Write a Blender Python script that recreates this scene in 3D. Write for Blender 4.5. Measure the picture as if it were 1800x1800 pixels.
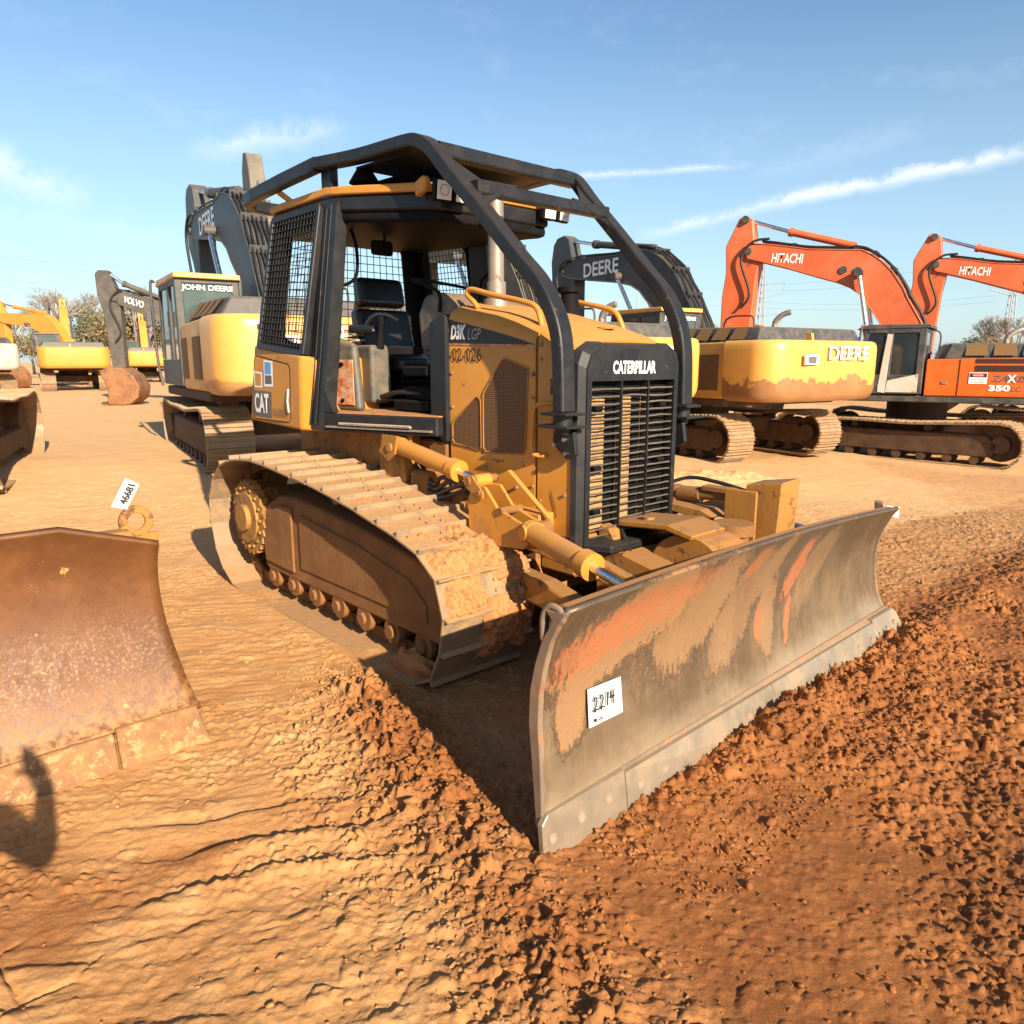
import bpy, bmesh, math, random
import numpy as np
from mathutils import Vector, Matrix
R = math.radians
scene = bpy.context.scene
for o in list(bpy.data.objects): bpy.data.objects.remove(o)
COL = scene.collection
random.seed(7)
CAMH = 1.69
# ------------------------------------------------------------------ camera, world, sun, exposure
cam_d = bpy.data.cameras.new('camera'); cam = bpy.data.objects.new('camera', cam_d); COL.objects.link(cam)
cam_d.lens = 26.0; cam_d.sensor_width = 36.0; cam_d.clip_start = 0.05; cam_d.clip_end = 3000
PITCH = math.atan(265/1300)
cam.location = (0, 0, CAMH); cam.rotation_euler = (math.pi/2-PITCH, 0, 0)
scene.camera = cam
def raydir(px, py):
    a = (px-900)/1300; b = (900-py)/1300
    return Vector((a, math.cos(PITCH)+b*math.sin(PITCH), -math.sin(PITCH)+b*math.cos(PITCH))).normalized()
SUN_EL = R(24.5); SUN_AZ = Vector((0.5, -0.866))          # horizontal direction towards the sun
SD = Vector((SUN_AZ.x*math.cos(SUN_EL), SUN_AZ.y*math.cos(SUN_EL), math.sin(SUN_EL)))
sun_d = bpy.data.lights.new('sun', 'SUN'); sun = bpy.data.objects.new('sun', sun_d); COL.objects.link(sun)
sun_d.energy = 5.0; sun_d.angle = R(0.53); sun_d.color = (1.0, 0.85, 0.66)
sun.rotation_euler = SD.to_track_quat('Z', 'Y').to_euler()
scene.view_settings.view_transform = 'Standard'; scene.view_settings.look = 'None'
scene.view_settings.exposure = 1.14; scene.view_settings.gamma = 1.0
scene.view_settings.use_curve_mapping = False
world = bpy.data.worlds.new('World'); scene.world = world; world.use_nodes = True
def build_world():
    nt = world.node_tree; nt.nodes.clear(); N = nt.nodes.new; L = nt.links.new
    out = N('ShaderNodeOutputWorld'); bg = N('ShaderNodeBackground'); bg.inputs[1].default_value = 0.064
    sky = N('ShaderNodeTexSky'); sky.sky_type = 'NISHITA'; sky.sun_disc = False
    sky.sun_elevation = SUN_EL; sky.sun_rotation = math.atan2(SUN_AZ.x, SUN_AZ.y)
    sky.altitude = 0; sky.air_density = 1.0; sky.dust_density = .7; sky.ozone_density = 1.0
    tc = N('ShaderNodeTexCoord')
    nrm = N('ShaderNodeVectorMath'); nrm.operation = 'NORMALIZE'; L(tc.outputs['Generated'], nrm.inputs[0])
    def math_(op, a, b=None, c=None, clamp=False):
        m = N('ShaderNodeMath'); m.operation = op; m.use_clamp = clamp
        for i, v in enumerate((a, b, c)):
            if v is None: continue
            if isinstance(v, (int, float)): m.inputs[i].default_value = v
            else: L(v, m.inputs[i])
        return m.outputs[0]
    def dot(v):
        d = N('ShaderNodeVectorMath'); d.operation = 'DOT_PRODUCT'; L(nrm.outputs[0], d.inputs[0]); d.inputs[1].default_value = v
        return d.outputs['Value']
    noise = N('ShaderNodeTexNoise'); noise.inputs['Scale'].default_value = 9; noise.inputs['Detail'].default_value = 8; noise.inputs['Roughness'].default_value = .65
    mp = N('ShaderNodeMapping'); mp.inputs['Scale'].default_value = (1, 1, 2.2); L(nrm.outputs[0], mp.inputs[0]); L(mp.outputs[0], noise.inputs[0])
    nf = noise.outputs['Fac']
    n2 = N('ShaderNodeTexNoise'); n2.inputs['Scale'].default_value = 30; n2.inputs['Detail'].default_value = 6; n2.inputs['Roughness'].default_value = .7
    L(nrm.outputs[0], n2.inputs[0])
    masks = []
    # vapour trails: great-circle arcs, frayed by noise
    for (p0, p1, wd, st) in (((1160, 408), (1400, 345), .011, .55), ((1330, 364), (1830, 262), .011, .85), ((985, 312), (1290, 292), .0065, .5), ((380, 262), (560, 232), .022, .42), ((-120, 250), (90, 330), .03, .55), ((1350, 300), (1600, 235), .02, .12), ((-60, 370), (300, 420), .02, .14)):
        a, b = raydir(*p0), raydir(*p1)
        n = a.cross(b).normalized(); mid = (a+b).normalized(); half = math.cos(a.angle(b)/2)
        dn = math_('ADD', dot(n), math_('MULTIPLY', math_('SUBTRACT', n2.outputs['Fac'], .5), wd*2.0))
        g = math_('SUBTRACT', 1.0, math_('DIVIDE', math_('ABSOLUTE', dn), wd), clamp=True)
        g = math_('POWER', g, 1.3)
        al = N('ShaderNodeMapRange'); al.inputs[1].default_value = half-.003; al.inputs[2].default_value = 1-(1-half)*.4
        L(dot(mid), al.inputs[0])
        g = math_('MULTIPLY', g, al.outputs[0])
        br = N('ShaderNodeMapRange'); br.inputs[1].default_value = .22; br.inputs[2].default_value = .56; L(n2.outputs['Fac'], br.inputs[0])
        g = math_('MULTIPLY', g, math_('MULTIPLY', br.outputs[0], st))
        masks.append(g)
    thin = N('ShaderNodeMapRange'); thin.inputs[1].default_value = .56; thin.inputs[2].default_value = .9; thin.inputs[4].default_value = .16; L(nf, thin.inputs[0])
    m = thin.outputs[0]
    for g in masks: m = math_('MAXIMUM', m, g)
    mix = N('ShaderNodeMix'); mix.data_type = 'RGBA'; L(m, mix.inputs[0])
    tint = N('ShaderNodeMix'); tint.data_type = 'RGBA'; tint.blend_type = 'MULTIPLY'; tint.inputs[0].default_value = 1; L(sky.outputs[0], tint.inputs[6]); tint.inputs[7].default_value = (.98, 1.16, 1.26, 1)
    # thin haze towards the horizon takes the green out of the low sky
    sz = N('ShaderNodeSeparateXYZ'); L(nrm.outputs[0], sz.inputs[0]); hz = N('ShaderNodeMapRange'); hz.inputs[1].default_value = .36; hz.inputs[2].default_value = -.02; hz.inputs[4].default_value = .6; L(sz.outputs[2], hz.inputs[0])
    hm = N('ShaderNodeMix'); hm.data_type = 'RGBA'; L(hz.outputs[0], hm.inputs[0]); L(tint.outputs[2], hm.inputs[6]); hm.inputs[7].default_value = (4.6, 5.9, 6.9, 1)
    L(hm.outputs[2], mix.inputs[6]); mix.inputs[7].default_value = (8.6, 8.9, 9.4, 1)
    L(mix.outputs[2], bg.inputs[0]); L(bg.outputs[0], out.inputs[0])
build_world()

# ------------------------------------------------------------------ helpers
def tag(o, label=None, cat=None, group=None, kind=None):
    if label: o['label'] = label
    if cat: o['category'] = cat
    if group: o['group'] = group
    if kind: o['kind'] = kind
    return o
def empty(name, loc, rotz=0, **k):
    o = bpy.data.objects.new(name, None); COL.objects.link(o); o.location = loc; o.rotation_euler = (0, 0, rotz); o.empty_display_size = .2
    return tag(o, **k)
def npmesh(name, V, F, mat, parent=None, smooth=False):
    me = bpy.data.meshes.new(name); V = np.asarray(V, np.float32); F = np.asarray(F, np.int32); k = F.shape[1]
    me.vertices.add(len(V)); me.vertices.foreach_set('co', V.ravel())
    me.loops.add(F.size); me.loops.foreach_set('vertex_index', F.ravel())
    me.polygons.add(len(F)); me.polygons.foreach_set('loop_start', np.arange(0, F.size, k, dtype=np.int32)); me.polygons.foreach_set('loop_total', np.full(len(F), k, np.int32))
    if smooth: me.polygons.foreach_set('use_smooth', np.ones(len(F), bool))
    me.update(calc_edges=True); me.validate()
    if mat: me.materials.append(mat)
    o = bpy.data.objects.new(name, me); COL.objects.link(o); o.parent = parent
    return o
class MB:
    """collects faces, builds ONE mesh object"""
    def __init__(s): s.v = []; s.f = []; s.sm = []
    def add(s, vs, fs, sm=False, M=None):
        b = len(s.v)
        for p in vs: s.v.append(tuple(M @ Vector(p)) if M else tuple(p))
        for f in fs: s.f.append([b+i for i in f]); s.sm.append(sm)
        return s
    def box(s, x0, x1, y0, y1, z0, z1, M=None):
        vs = [(x, y, z) for x in (x0, x1) for y in (y0, y1) for z in (z0, z1)]
        return s.add(vs, [(0, 1, 3, 2), (4, 6, 7, 5), (0, 4, 5, 1), (2, 3, 7, 6), (0, 2, 6, 4), (1, 5, 7, 3)], M=M)
    def hexa(s, lo, hi, M=None):     # two loops of n points
        n = len(lo); fs = [tuple(range(n))[::-1], tuple(range(n, 2*n))] + [(i, (i+1) % n, n+(i+1) % n, n+i) for i in range(n)]
        return s.add(list(lo)+list(hi), fs, M=M)
    def xz(s, pts, y0, y1, M=None):  # outline in the x-z plane, given thickness in y
        return s.hexa([(x, y0, z) for x, z in pts], [(x, y1, z) for x, z in pts], M)
    def yz(s, pts, x0, x1, M=None): return s.hexa([(x0, y, z) for y, z in pts], [(x1, y, z) for y, z in pts], M)
    def xy(s, pts, z0, z1, M=None): return s.hexa([(x, y, z0) for x, y in pts], [(x, y, z1) for x, y in pts], M)
    def loft(s, loops, closed=True, caps=True, sm=False, M=None):
        n = len(loops[0]); vs = [p for l in loops for p in l]; fs = []
        for k in range(len(loops)-1):
            for i in range(n if closed else n-1): fs.append((k*n+i, k*n+(i+1) % n, (k+1)*n+(i+1) % n, (k+1)*n+i))
        s.add(vs, fs, sm, M)
        if caps: s.add(list(loops[0]), [tuple(range(n))[::-1]], M=M); s.add(list(loops[-1]), [tuple(range(n))], M=M)
        return s
    def cyl(s, p0, p1, r, n=14, r1=None, sm=True, M=None):
        p0, p1 = Vector(p0), Vector(p1); q = (p1-p0).to_track_quat('Z', 'Y'); r1 = r if r1 is None else r1
        A = [p0+q@Vector((r*math.cos(2*math.pi*i/n), r*math.sin(2*math.pi*i/n), 0)) for i in range(n)]
        B = [p1+q@Vector((r1*math.cos(2*math.pi*i/n), r1*math.sin(2*math.pi*i/n), 0)) for i in range(n)]
        return s.loft([A, B], sm=sm, M=M)
    def tube(s, pts, r, n=8, sect=None, sm=True, up=(0, 0, 1), closed=False, caps=True):
        """polyline sweep; sect = (half width, half height) makes a rounded square tube"""
        P = [Vector(p) for p in pts]; m = len(P); loops = []; prev = None
        for i in range(m):
            a = P[(i-1) % m] if (closed or i) else P[0]; b = P[(i+1) % m] if (closed or i < m-1) else P[-1]
            t = (b-a).normalized()
            u = Vector(up); side = t.cross(u)
            if side.length < .15: side = prev if prev is not None else t.orthogonal()
            side = (side - t*side.dot(t)).normalized()
            if prev is not None and side.dot(prev) < 0: side = -side
            prev = side; w = side.cross(t)
            if sect:
                hw, hh = sect; c = min(hw, hh)*.22
                q = [(hw, hh-c), (hw-c, hh), (-hw+c, hh), (-hw, hh-c), (-hw, -hh+c), (-hw+c, -hh), (hw-c, -hh), (hw, -hh+c)]
            else: q = [(r*math.cos(2*math.pi*k/n), r*math.sin(2*math.pi*k/n)) for k in range(n)]
            loops.append([P[i]+side*x+w*y for x, y in q])
        if closed: loops.append(loops[0])
        return s.loft(loops, caps=caps and not closed, sm=sm and not sect)
    def build(s, name, mat, parent=None, bevel=0, seg=1, weld=False):
        me = bpy.data.meshes.new(name); me.from_pydata(s.v, [], s.f); me.polygons.foreach_set('use_smooth', s.sm); me.update()
        bm = bmesh.new(); bm.from_mesh(me)
        bmesh.ops.recalc_face_normals(bm, faces=bm.faces)
        bm.to_mesh(me); bm.free()
        if mat: me.materials.append(mat)
        o = bpy.data.objects.new(name, me); COL.objects.link(o); o.parent = parent
        if bevel:
            b = o.modifiers.new('bevel', 'BEVEL'); b.width = bevel; b.segments = seg; b.limit_method = 'ANGLE'; b.angle_limit = R(40)
            if seg > 1:
                for p in me.polygons: p.use_smooth = True
                try: b.harden_normals = True
                except Exception: pass
        return o
def dup(root, loc=None, rotz=None, parent=None):
    r = root.copy(); COL.objects.link(r)
    if loc is not None: r.location = loc
    if rotz is not None: r.rotation_euler = (0, 0, rotz)
    if parent is not None: r.parent = parent
    for ch in list(root.children):
        c = dup(ch, parent=r)
    return r
def smooth_path(pts, n=8, closed=False):
    P = [Vector(p) for p in pts]; out = []; m = len(P)
    rng = range(m) if closed else range(m-1)
    for i in rng:
        p0 = P[(i-1) % m] if closed or i else P[0]; p1 = P[i]; p2 = P[(i+1) % m]; p3 = P[(i+2) % m] if closed or i+2 < m else P[-1]
        for k in range(n):
            t = k/n; out.append(.5*((2*p1)+(p2-p0)*t+(2*p0-5*p1+4*p2-p3)*t*t+(3*p1-p0-3*p2+p3)*t**3))
    if not closed: out.append(P[-1])
    return out
def text_obj(name, body, mat, parent, org, xd, yd, height, width=None, bold=0.0, shear=0.0, ext=.002, upper=None):
    """lettering as a thin mesh; org = lower-left corner, xd / yd = writing and up directions in the parent's frame"""
    cu = bpy.data.curves.new(name, 'FONT'); cu.body = body; cu.size = 1.0; cu.offset = bold; cu.shear = shear; cu.extrude = 0; cu.resolution_u = 3
    t = bpy.data.objects.new(name, cu); COL.objects.link(t); bpy.context.view_layer.update()
    dg = bpy.context.evaluated_depsgraph_get(); me = bpy.data.meshes.new_from_object(t.evaluated_get(dg)); bpy.data.objects.remove(t)
    me.name = name
    co = np.zeros(len(me.vertices)*3, np.float32); me.vertices.foreach_get('co', co); co = co.reshape(-1, 3)
    mn, mx = co.min(0), co.max(0); s = height/(mx[1]-mn[1]); sx = s if width is None else width/(mx[0]-mn[0])
    X = Vector(xd).normalized(); Y = Vector(yd).normalized(); Z = X.cross(Y)
    L = np.zeros_like(co); L[:, 0] = (co[:, 0]-mn[0])*sx; L[:, 1] = (co[:, 1]-mn[1])*s
    W = np.array(org)[None, :] + L[:, :1]*np.array(X) + L[:, 1:2]*np.array(Y) + ext*np.array(Z)
    me.vertices.foreach_set('co', W.astype(np.float32).ravel()); me.update()
    me.materials.clear(); me.materials.append(mat)
    o = bpy.data.objects.new(name, me); COL.objects.link(o); o.parent = parent
    return o

# ------------------------------------------------------------------ materials
MATS = {}
def paint(name, col, rough=.5, dust=(.42, .25, .11), dusty=.35, top=.5, scale=3.0, wear=None, wearamt=.0, metal=0.0, bump=.15, bscale=60, var=.12, streak=0.0, low=None):
    """painted or bare metal: base colour with blotches, wear patches, and settled dust (more on upward faces)"""
    m = bpy.data.materials.new(name); m.use_nodes = True; nt = m.node_tree; N = nt.nodes.new; L = nt.links.new
    b = nt.nodes['Principled BSDF']; b.inputs['Roughness'].default_value = rough; b.inputs['Metallic'].default_value = metal
    tc = N('ShaderNodeTexCoord')
    def noise(sc, det=6, ro=.6, stretch=None):
        n = N('ShaderNodeTexNoise'); n.inputs['Scale'].default_value = sc; n.inputs['Detail'].default_value = det; n.inputs['Roughness'].default_value = ro
        if stretch:
            mp = N('ShaderNodeMapping'); mp.inputs['Scale'].default_value = stretch; L(tc.outputs['Object'], mp.inputs[0]); L(mp.outputs[0], n.inputs[0])
        else: L(tc.outputs['Object'], n.inputs[0])
        return n.outputs['Fac']
    def rng(v, a, b_, c=0, d=1):
        r = N('ShaderNodeMapRange'); r.inputs[1].default_value = a; r.inputs[2].default_value = b_; r.inputs[3].default_value = c; r.inputs[4].default_value = d; L(v, r.inputs[0]); return r.outputs[0]
    def mx(f, a, b_):
        x = N('ShaderNodeMix'); x.data_type = 'RGBA'
        if isinstance(f, float): x.inputs[0].default_value = f
        else: L(f, x.inputs[0])
        for i, v in ((6, a), (7, b_)):
            if isinstance(v, tuple): x.inputs[i].default_value = (*v, 1)
            else: L(v, x.inputs[i])
        return x.outputs[2]
    def mul(a, b_):
        q = N('ShaderNodeMath'); q.operation = 'MULTIPLY'
        for i, v in enumerate((a, b_)):
            if isinstance(v, (int, float)): q.inputs[i].default_value = v
            else: L(v, q.inputs[i])
        return q.outputs[0]
    def mxm(a, b_):
        q = N('ShaderNodeMath'); q.operation = 'MAXIMUM'; L(a, q.inputs[0]); L(b_, q.inputs[1]); return q.outputs[0]
    c = mx(rng(noise(scale), .3, .7), tuple(v*(1-var) for v in col), tuple(min(1, v*(1+var)) for v in col))
    if wear and wearamt: c = mx(rng(noise(scale*2.7, 9, .72), .66-wearamt*.3, .70-wearamt*.25), c, wear)
    d = mul(rng(noise(scale*1.6, 8, .68), .42, .72), dusty)
    if streak: d = mxm(d, mul(rng(noise(6, 6, .6, (9, 9, .6)), .5, .75), streak))
    if top:
        g = N('ShaderNodeNewGeometry'); sp = N('ShaderNodeSeparateXYZ'); L(g.outputs['Normal'], sp.inputs[0])
        d = mxm(d, mul(mul(rng(sp.outputs[2], .45, .95), top), rng(noise(scale*4, 7, .7), .25, .55, .45, 1)))
    if low:     # mud / bare metal splashed up from below: (z0, z1, colour, amount)
        sp2 = N('ShaderNodeSeparateXYZ'); L(tc.outputs['Object'], sp2.inputs[0])
        ad = N('ShaderNodeMath'); ad.operation = 'MULTIPLY_ADD'; L(noise(low[4] if len(low) > 4 else 2.5, 8, .65), ad.inputs[0]); ad.inputs[1].default_value = -(low[1]-low[0])*1.2; L(sp2.outputs[2], ad.inputs[2])
        zb = low[1]-(low[1]-low[0])*.35-.6*(low[1]-low[0]); lm = rng(ad.outputs[0], zb+.02, zb-.01)
        c = mx(mul(lm, low[3]), c, low[2])
    c = mx(d, c, dust)
    L(c, b.inputs['Base Color'])
    L(rng(d, 0, .7, rough, .9), b.inputs['Roughness'])
    if bump:
        bp = N('ShaderNodeBump'); bp.inputs['Strength'].default_value = bump; bp.inputs['Distance'].default_value = .004; L(noise(bscale, 5, .6), bp.inputs['Height']); L(bp.outputs[0], b.inputs['Normal'])
    MATS[name] = m; return m
def plain(name, col, rough=.5, metal=0, emis=None, alpha=None, trans=0, ior=1.45):
    m = bpy.data.materials.new(name); m.use_nodes = True; b = m.node_tree.nodes['Principled BSDF']
    b.inputs['Base Color'].default_value = (*col, 1); b.inputs['Roughness'].default_value = rough; b.inputs['Metallic'].default_value = metal
    if trans: b.inputs['Transmission Weight'].default_value = trans; b.inputs['IOR'].default_value = ior
    n = m.node_tree.nodes.new('ShaderNodeTexNoise'); n.inputs['Scale'].default_value = 14; n.inputs['Detail'].default_value = 6
    tcn = m.node_tree.nodes.new('ShaderNodeTexCoord'); m.node_tree.links.new(tcn.outputs['Object'], n.inputs[0])
    mp = m.node_tree.nodes.new('ShaderNodeMapRange'); mp.inputs[3].default_value = max(0, rough-.08); mp.inputs[4].default_value = min(1, rough+.12)
    m.node_tree.links.new(n.outputs['Fac'], mp.inputs[0]); m.node_tree.links.new(mp.outputs[0], b.inputs['Roughness'])
    MATS[name] = m; return m
DUST = (.46, .27, .12)
M_cat = paint('dozer_yellow', (.53, .215, .020), .45, (.42, .21, .065), .34, .7, 3, wear=(.14, .065, .025), wearamt=.16, streak=.3, low=(.35, 1.05, (.30, .15, .055), .5, 6))
M_catdirty = paint('dozer_yellow_muddy', (.36, .15, .02), .6, (.26, .125, .042), .85, .9, 4, wear=(.10, .05, .02), wearamt=.35, bump=.4, bscale=45)
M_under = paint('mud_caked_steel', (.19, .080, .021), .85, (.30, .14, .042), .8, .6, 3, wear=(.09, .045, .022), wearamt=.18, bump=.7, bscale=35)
M_muddyyellow = paint('mud_smeared_yellow', (.34, .17, .035), .65, (.27, .135, .05), .9, .6, 6, wear=(.09, .045, .02), wearamt=.4, bump=.5)
M_shoe = paint('track_steel', (.22, .16, .10), .5, (.46, .25, .10), 1.0, .85, 5, wear=(.16, .12, .09), wearamt=.22, metal=.2, bump=.6, bscale=40, streak=.2)
M_black = paint('black_paint', (.010, .011, .013), .42, (.17, .12, .07), .10, .18, 5, wear=(.11, .05, .025), wearamt=.10, bump=.12)
M_blackdark = paint('black_interior', (.007, .007, .008), .6, (.14, .10, .06), .06, .2, 5, bump=.1)
M_grey = paint('grey_plastic', (.065, .065, .058), .55, DUST, .3, .4, 4, bump=.1)
M_seat = plain('black_vinyl', (.018, .018, .019), .28)
M_rust = paint('rusty_plate', (.48, .15, .04), .7, (.52, .45, .33), .9, .1, 11, wear=(.30, .08, .02), wearamt=.6, bump=.5)
M_radiator = paint('dusty_radiator', (.46, .25, .10), .85, (.5, .28, .12), .4, .2, 8, wear=(.12, .05, .02), wearamt=.2)
MATS['black_paint'].node_tree.nodes['Principled BSDF'].inputs['Specular IOR Level'].default_value = .35
MATS['black_interior'].node_tree.nodes['Principled BSDF'].inputs['Specular IOR Level'].default_value = .06
M_underdark = paint('shade_darkened_steel', (.07, .038, .020), .8, (.20, .105, .045), .5, .6, 3, wear=(.03, .02, .014), wearamt=.3, bump=.5, bscale=30)  # darker copy of the mud-caked steel, undercarriage shade put into its colour
M_perf = plain('tmp', (.1, .05, .02), .7)
M_chrome = paint('chrome_rod', (.75, .75, .76), .16, DUST, .25, 0, 9, metal=1, bump=0, var=.03)
M_stack = paint('exhaust_steel', (.26, .22, .18), .45, (.30, .21, .13), .6, .2, 6, metal=.4, wear=(.16, .09, .05), wearamt=.3)
M_white = plain('white_lettering', (.78, .78, .76), .5)
M_ltr_white = paint('worn_white_lettering', (.80, .79, .75), .5, DUST, .25, 0, 30, bump=0)
M_ltr_black = plain('black_lettering', (.02, .018, .016), .5)
M_ltr_grey = plain('grey_lettering', (.32, .32, .31), .5)
M_ltr_dgrey = plain('dark_grey_lettering', (.12, .10, .09), .6)
M_paper = plain('white_card', (.56, .56, .545), .9)
M_paperink = plain('marker_ink', (.015, .015, .02), .6)
M_lens = plain('lamp_lens', (.82, .80, .72), .4)
M_blue = plain('blue_sticker', (.10, .28, .55), .5)
M_orange_red = plain('red_sticker', (.5, .03, .02), .5)
M_deere = paint('deere_yellow', (.66, .315, .05), .38, (.56, .31, .12), .4, .65, 1.6, wear=(.48, .24, .05), wearamt=.08, streak=.3)
M_deere_cw = paint('scraped_yellow_paint', (.68, .335, .065), .36, (.62, .36, .14), .25, .4, 1.4, streak=.2, low=(1.12, 1.78, (.23, .10, .045), .92, 2.2))
M_deere_cw2 = paint('chipped_yellow_paint', (.67, .325, .06), .36, (.62, .36, .14), .35, .5, 1.4, streak=.2, low=(1.1, 1.36, (.30, .15, .06), .8, 2.6))
M_dgrey = paint('charcoal_paint', (.038, .042, .045), .5, (.30, .21, .12), .35, .5, 3, bump=.1)
M_arm = paint('dark_grey_boom_paint', (.030, .034, .038), .48, (.28, .20, .12), .22, .4, 2, wear=(.12, .09, .06), wearamt=.1, bump=.1)
M_armtan = paint('dust_coated_boom_paint', (.11, .095, .072), .6, (.30, .23, .15), .6, .4, 2, bump=.1)
M_armdk = paint('dark_taupe_boom_paint', (.06, .052, .042), .6, (.24, .18, .12), .4, .4, 2, wear=(.10, .05, .03), wearamt=.2, bump=.1)
M_hita = paint('orange_boom_paint', (.58, .105, .028), .42, (.50, .20, .10), .45, .4, 1.3, wear=(.30, .06, .025), wearamt=.14, streak=.25, bump=.08)
M_hitb = paint('orange_body_paint', (.66, .105, .008), .32, (.5, .22, .08), .15, .4, 1.5, bump=.05)
M_farorange = paint('orange_yellow_paint', (.60, .235, .025), .5, DUST, .25, .3, 1.5, bump=0)
M_farwhite = paint('weathered_white_paint', (.50, .47, .41), .55, DUST, .6, .5, 1.2, wear=(.30, .10, .05), wearamt=.3, streak=.4)
M_bucket = paint('rusty_bucket_steel', (.22, .09, .035), .65, (.42, .22, .09), .6, .5, 2, wear=(.10, .05, .03), wearamt=.4, metal=.2, bump=.5)
M_glass = plain('tinted_glass', (.22, .30, .28), .06, trans=.75)
M_glassdark = plain('dark_glass', (.03, .04, .045), .05, trans=.35)
M_vent = plain('brown_vent_mesh', (.17, .085, .025), .8)
M_hose = plain('rubber_hose', (.014, .013, .012), .55)
M_mud = paint('dried_mud', (.39, .18, .062), .95, (.46, .17, .06), .5, .1, 8, wear=(.22, .10, .04), wearamt=.3, bump=1.0, bscale=70)
M_mudred = paint('red_mud', (.42, .15, .045), .95, (.48, .26, .11), .5, .1, 8, bump=1.0, bscale=70)
M_lot = plain('galvanised_steel', (.5, .5, .48), .5, metal=.6)
def perf_mat():
    m = M_perf; m.name = 'perforated_brown_grille'; nt = m.node_tree; N = nt.nodes.new; L = nt.links.new; b = nt.nodes['Principled BSDF']
    tc = N('ShaderNodeTexCoord'); sep = N('ShaderNodeSeparateXYZ'); L(tc.outputs['Object'], sep.inputs[0]); cmb = N('ShaderNodeCombineXYZ'); L(sep.outputs[0], cmb.inputs[0]); L(sep.outputs[2], cmb.inputs[1])
    v = N('ShaderNodeTexVoronoi'); v.voronoi_dimensions = '2D'; v.inputs['Scale'].default_value = 85; v.inputs['Randomness'].default_value = 0.0
    L(cmb.outputs[0], v.inputs['Vector']); r = N('ShaderNodeMapRange'); r.inputs[1].default_value = .34; r.inputs[2].default_value = .46; L(v.outputs['Distance'], r.inputs[0])
    mx = N('ShaderNodeMix'); mx.data_type = 'RGBA'; L(r.outputs[0], mx.inputs[0]); mx.inputs[6].default_value = (.03, .013, .006, 1); mx.inputs[7].default_value = (.23, .11, .035, 1); L(mx.outputs[2], b.inputs['Base Color'])
perf_mat()
def radiator_mat():
    m = M_radiator; nt = m.node_tree; N = nt.nodes.new; L = nt.links.new; b = nt.nodes['Principled BSDF']
    src = b.inputs['Base Color'].links[0].from_socket
    tc = N('ShaderNodeTexCoord'); w = N('ShaderNodeTexWave'); w.bands_direction = 'Y'; w.inputs['Scale'].default_value = 26; L(tc.outputs['Object'], w.inputs[0])
    r = N('ShaderNodeMapRange'); r.inputs[1].default_value = .1; r.inputs[2].default_value = .5; r.inputs[3].default_value = .45; L(w.outputs['Fac'], r.inputs[0])
    mx = N('ShaderNodeMix'); mx.data_type = 'RGBA'; mx.blend_type = 'MULTIPLY'; mx.inputs[0].default_value = 1; L(src, mx.inputs[6]); L(r.outputs[0], mx.inputs[7]); L(mx.outputs[2], b.inputs['Base Color'])
radiator_mat()
# ------------------------------------------------------------------ ground
def h2(ix, iy, k=0):
    ix = ix.astype(np.uint32); iy = iy.astype(np.uint32)
    h = ix*np.uint32(374761393) + iy*np.uint32(668265263) + np.uint32(k*1442695041 & 0xffffffff)
    h = (h ^ (h >> np.uint32(13)))*np.uint32(1274126177); h = h ^ (h >> np.uint32(16))
    return (h & np.uint32(0xffffff)).astype(np.float32)/np.float32(0xffffff)
def vnoise(x, y, k=0):
    x = x+1000; y = y+1000; ix = np.floor(x); iy = np.floor(y); fx = (x-ix).astype(np.float32); fy = (y-iy).astype(np.float32); ix = ix.astype(np.int64); iy = iy.astype(np.int64)
    fx = fx*fx*(3-2*fx); fy = fy*fy*(3-2*fy)
    return (h2(ix, iy, k)*(1-fx)+h2(ix+1, iy, k)*fx)*(1-fy)+(h2(ix, iy+1, k)*(1-fx)+h2(ix+1, iy+1, k)*fx)*fy
def fbm(x, y, o=5, k=0, g=.5):
    s = 0; a = 1; t = 0
    for i in range(o): s = s+a*vnoise(x*2**i+i*7.3, y*2**i+i*3.1, k+i); t += a; a *= g
    return s/t
def worley(x, y, k=0):
    x = x+1000; y = y+1000; ix = np.floor(x).astype(np.int64); iy = np.floor(y).astype(np.int64)
    d1 = np.full(x.shape, 9., np.float32); d2 = d1.copy(); idv = np.zeros(x.shape, np.float32)
    for i in (-1, 0, 1):
        for j in (-1, 0, 1):
            cx = ix+i; cy = iy+j
            dx = cx+h2(cx, cy, k)-x; dy = cy+h2(cx, cy, k+1)-y; d = np.sqrt(dx*dx+dy*dy).astype(np.float32); r = h2(cx, cy, k+2)
            c = d < d1; d2 = np.where(c, d1, np.minimum(d2, d)); idv = np.where(c, r, idv); d1 = np.where(c, d, d1)
    return d1, d2, idv
def sst(x, a, b):
    t = np.clip((x-a)/(b-a), 0, 1); return t*t*(3-2*t)
def base_z(x, y):
    x = np.asarray(x, np.float32); y = np.asarray(y, np.float32)
    return -.046*np.clip(x, -6, 8)*sst(y, 6.5, 10.5)
DC = np.array([1.28, 3.345]); DA = R(-47.7); DW = np.array([math.cos(DA), math.sin(DA)]); DU = np.array([-DW[1], DW[0]])
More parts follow.
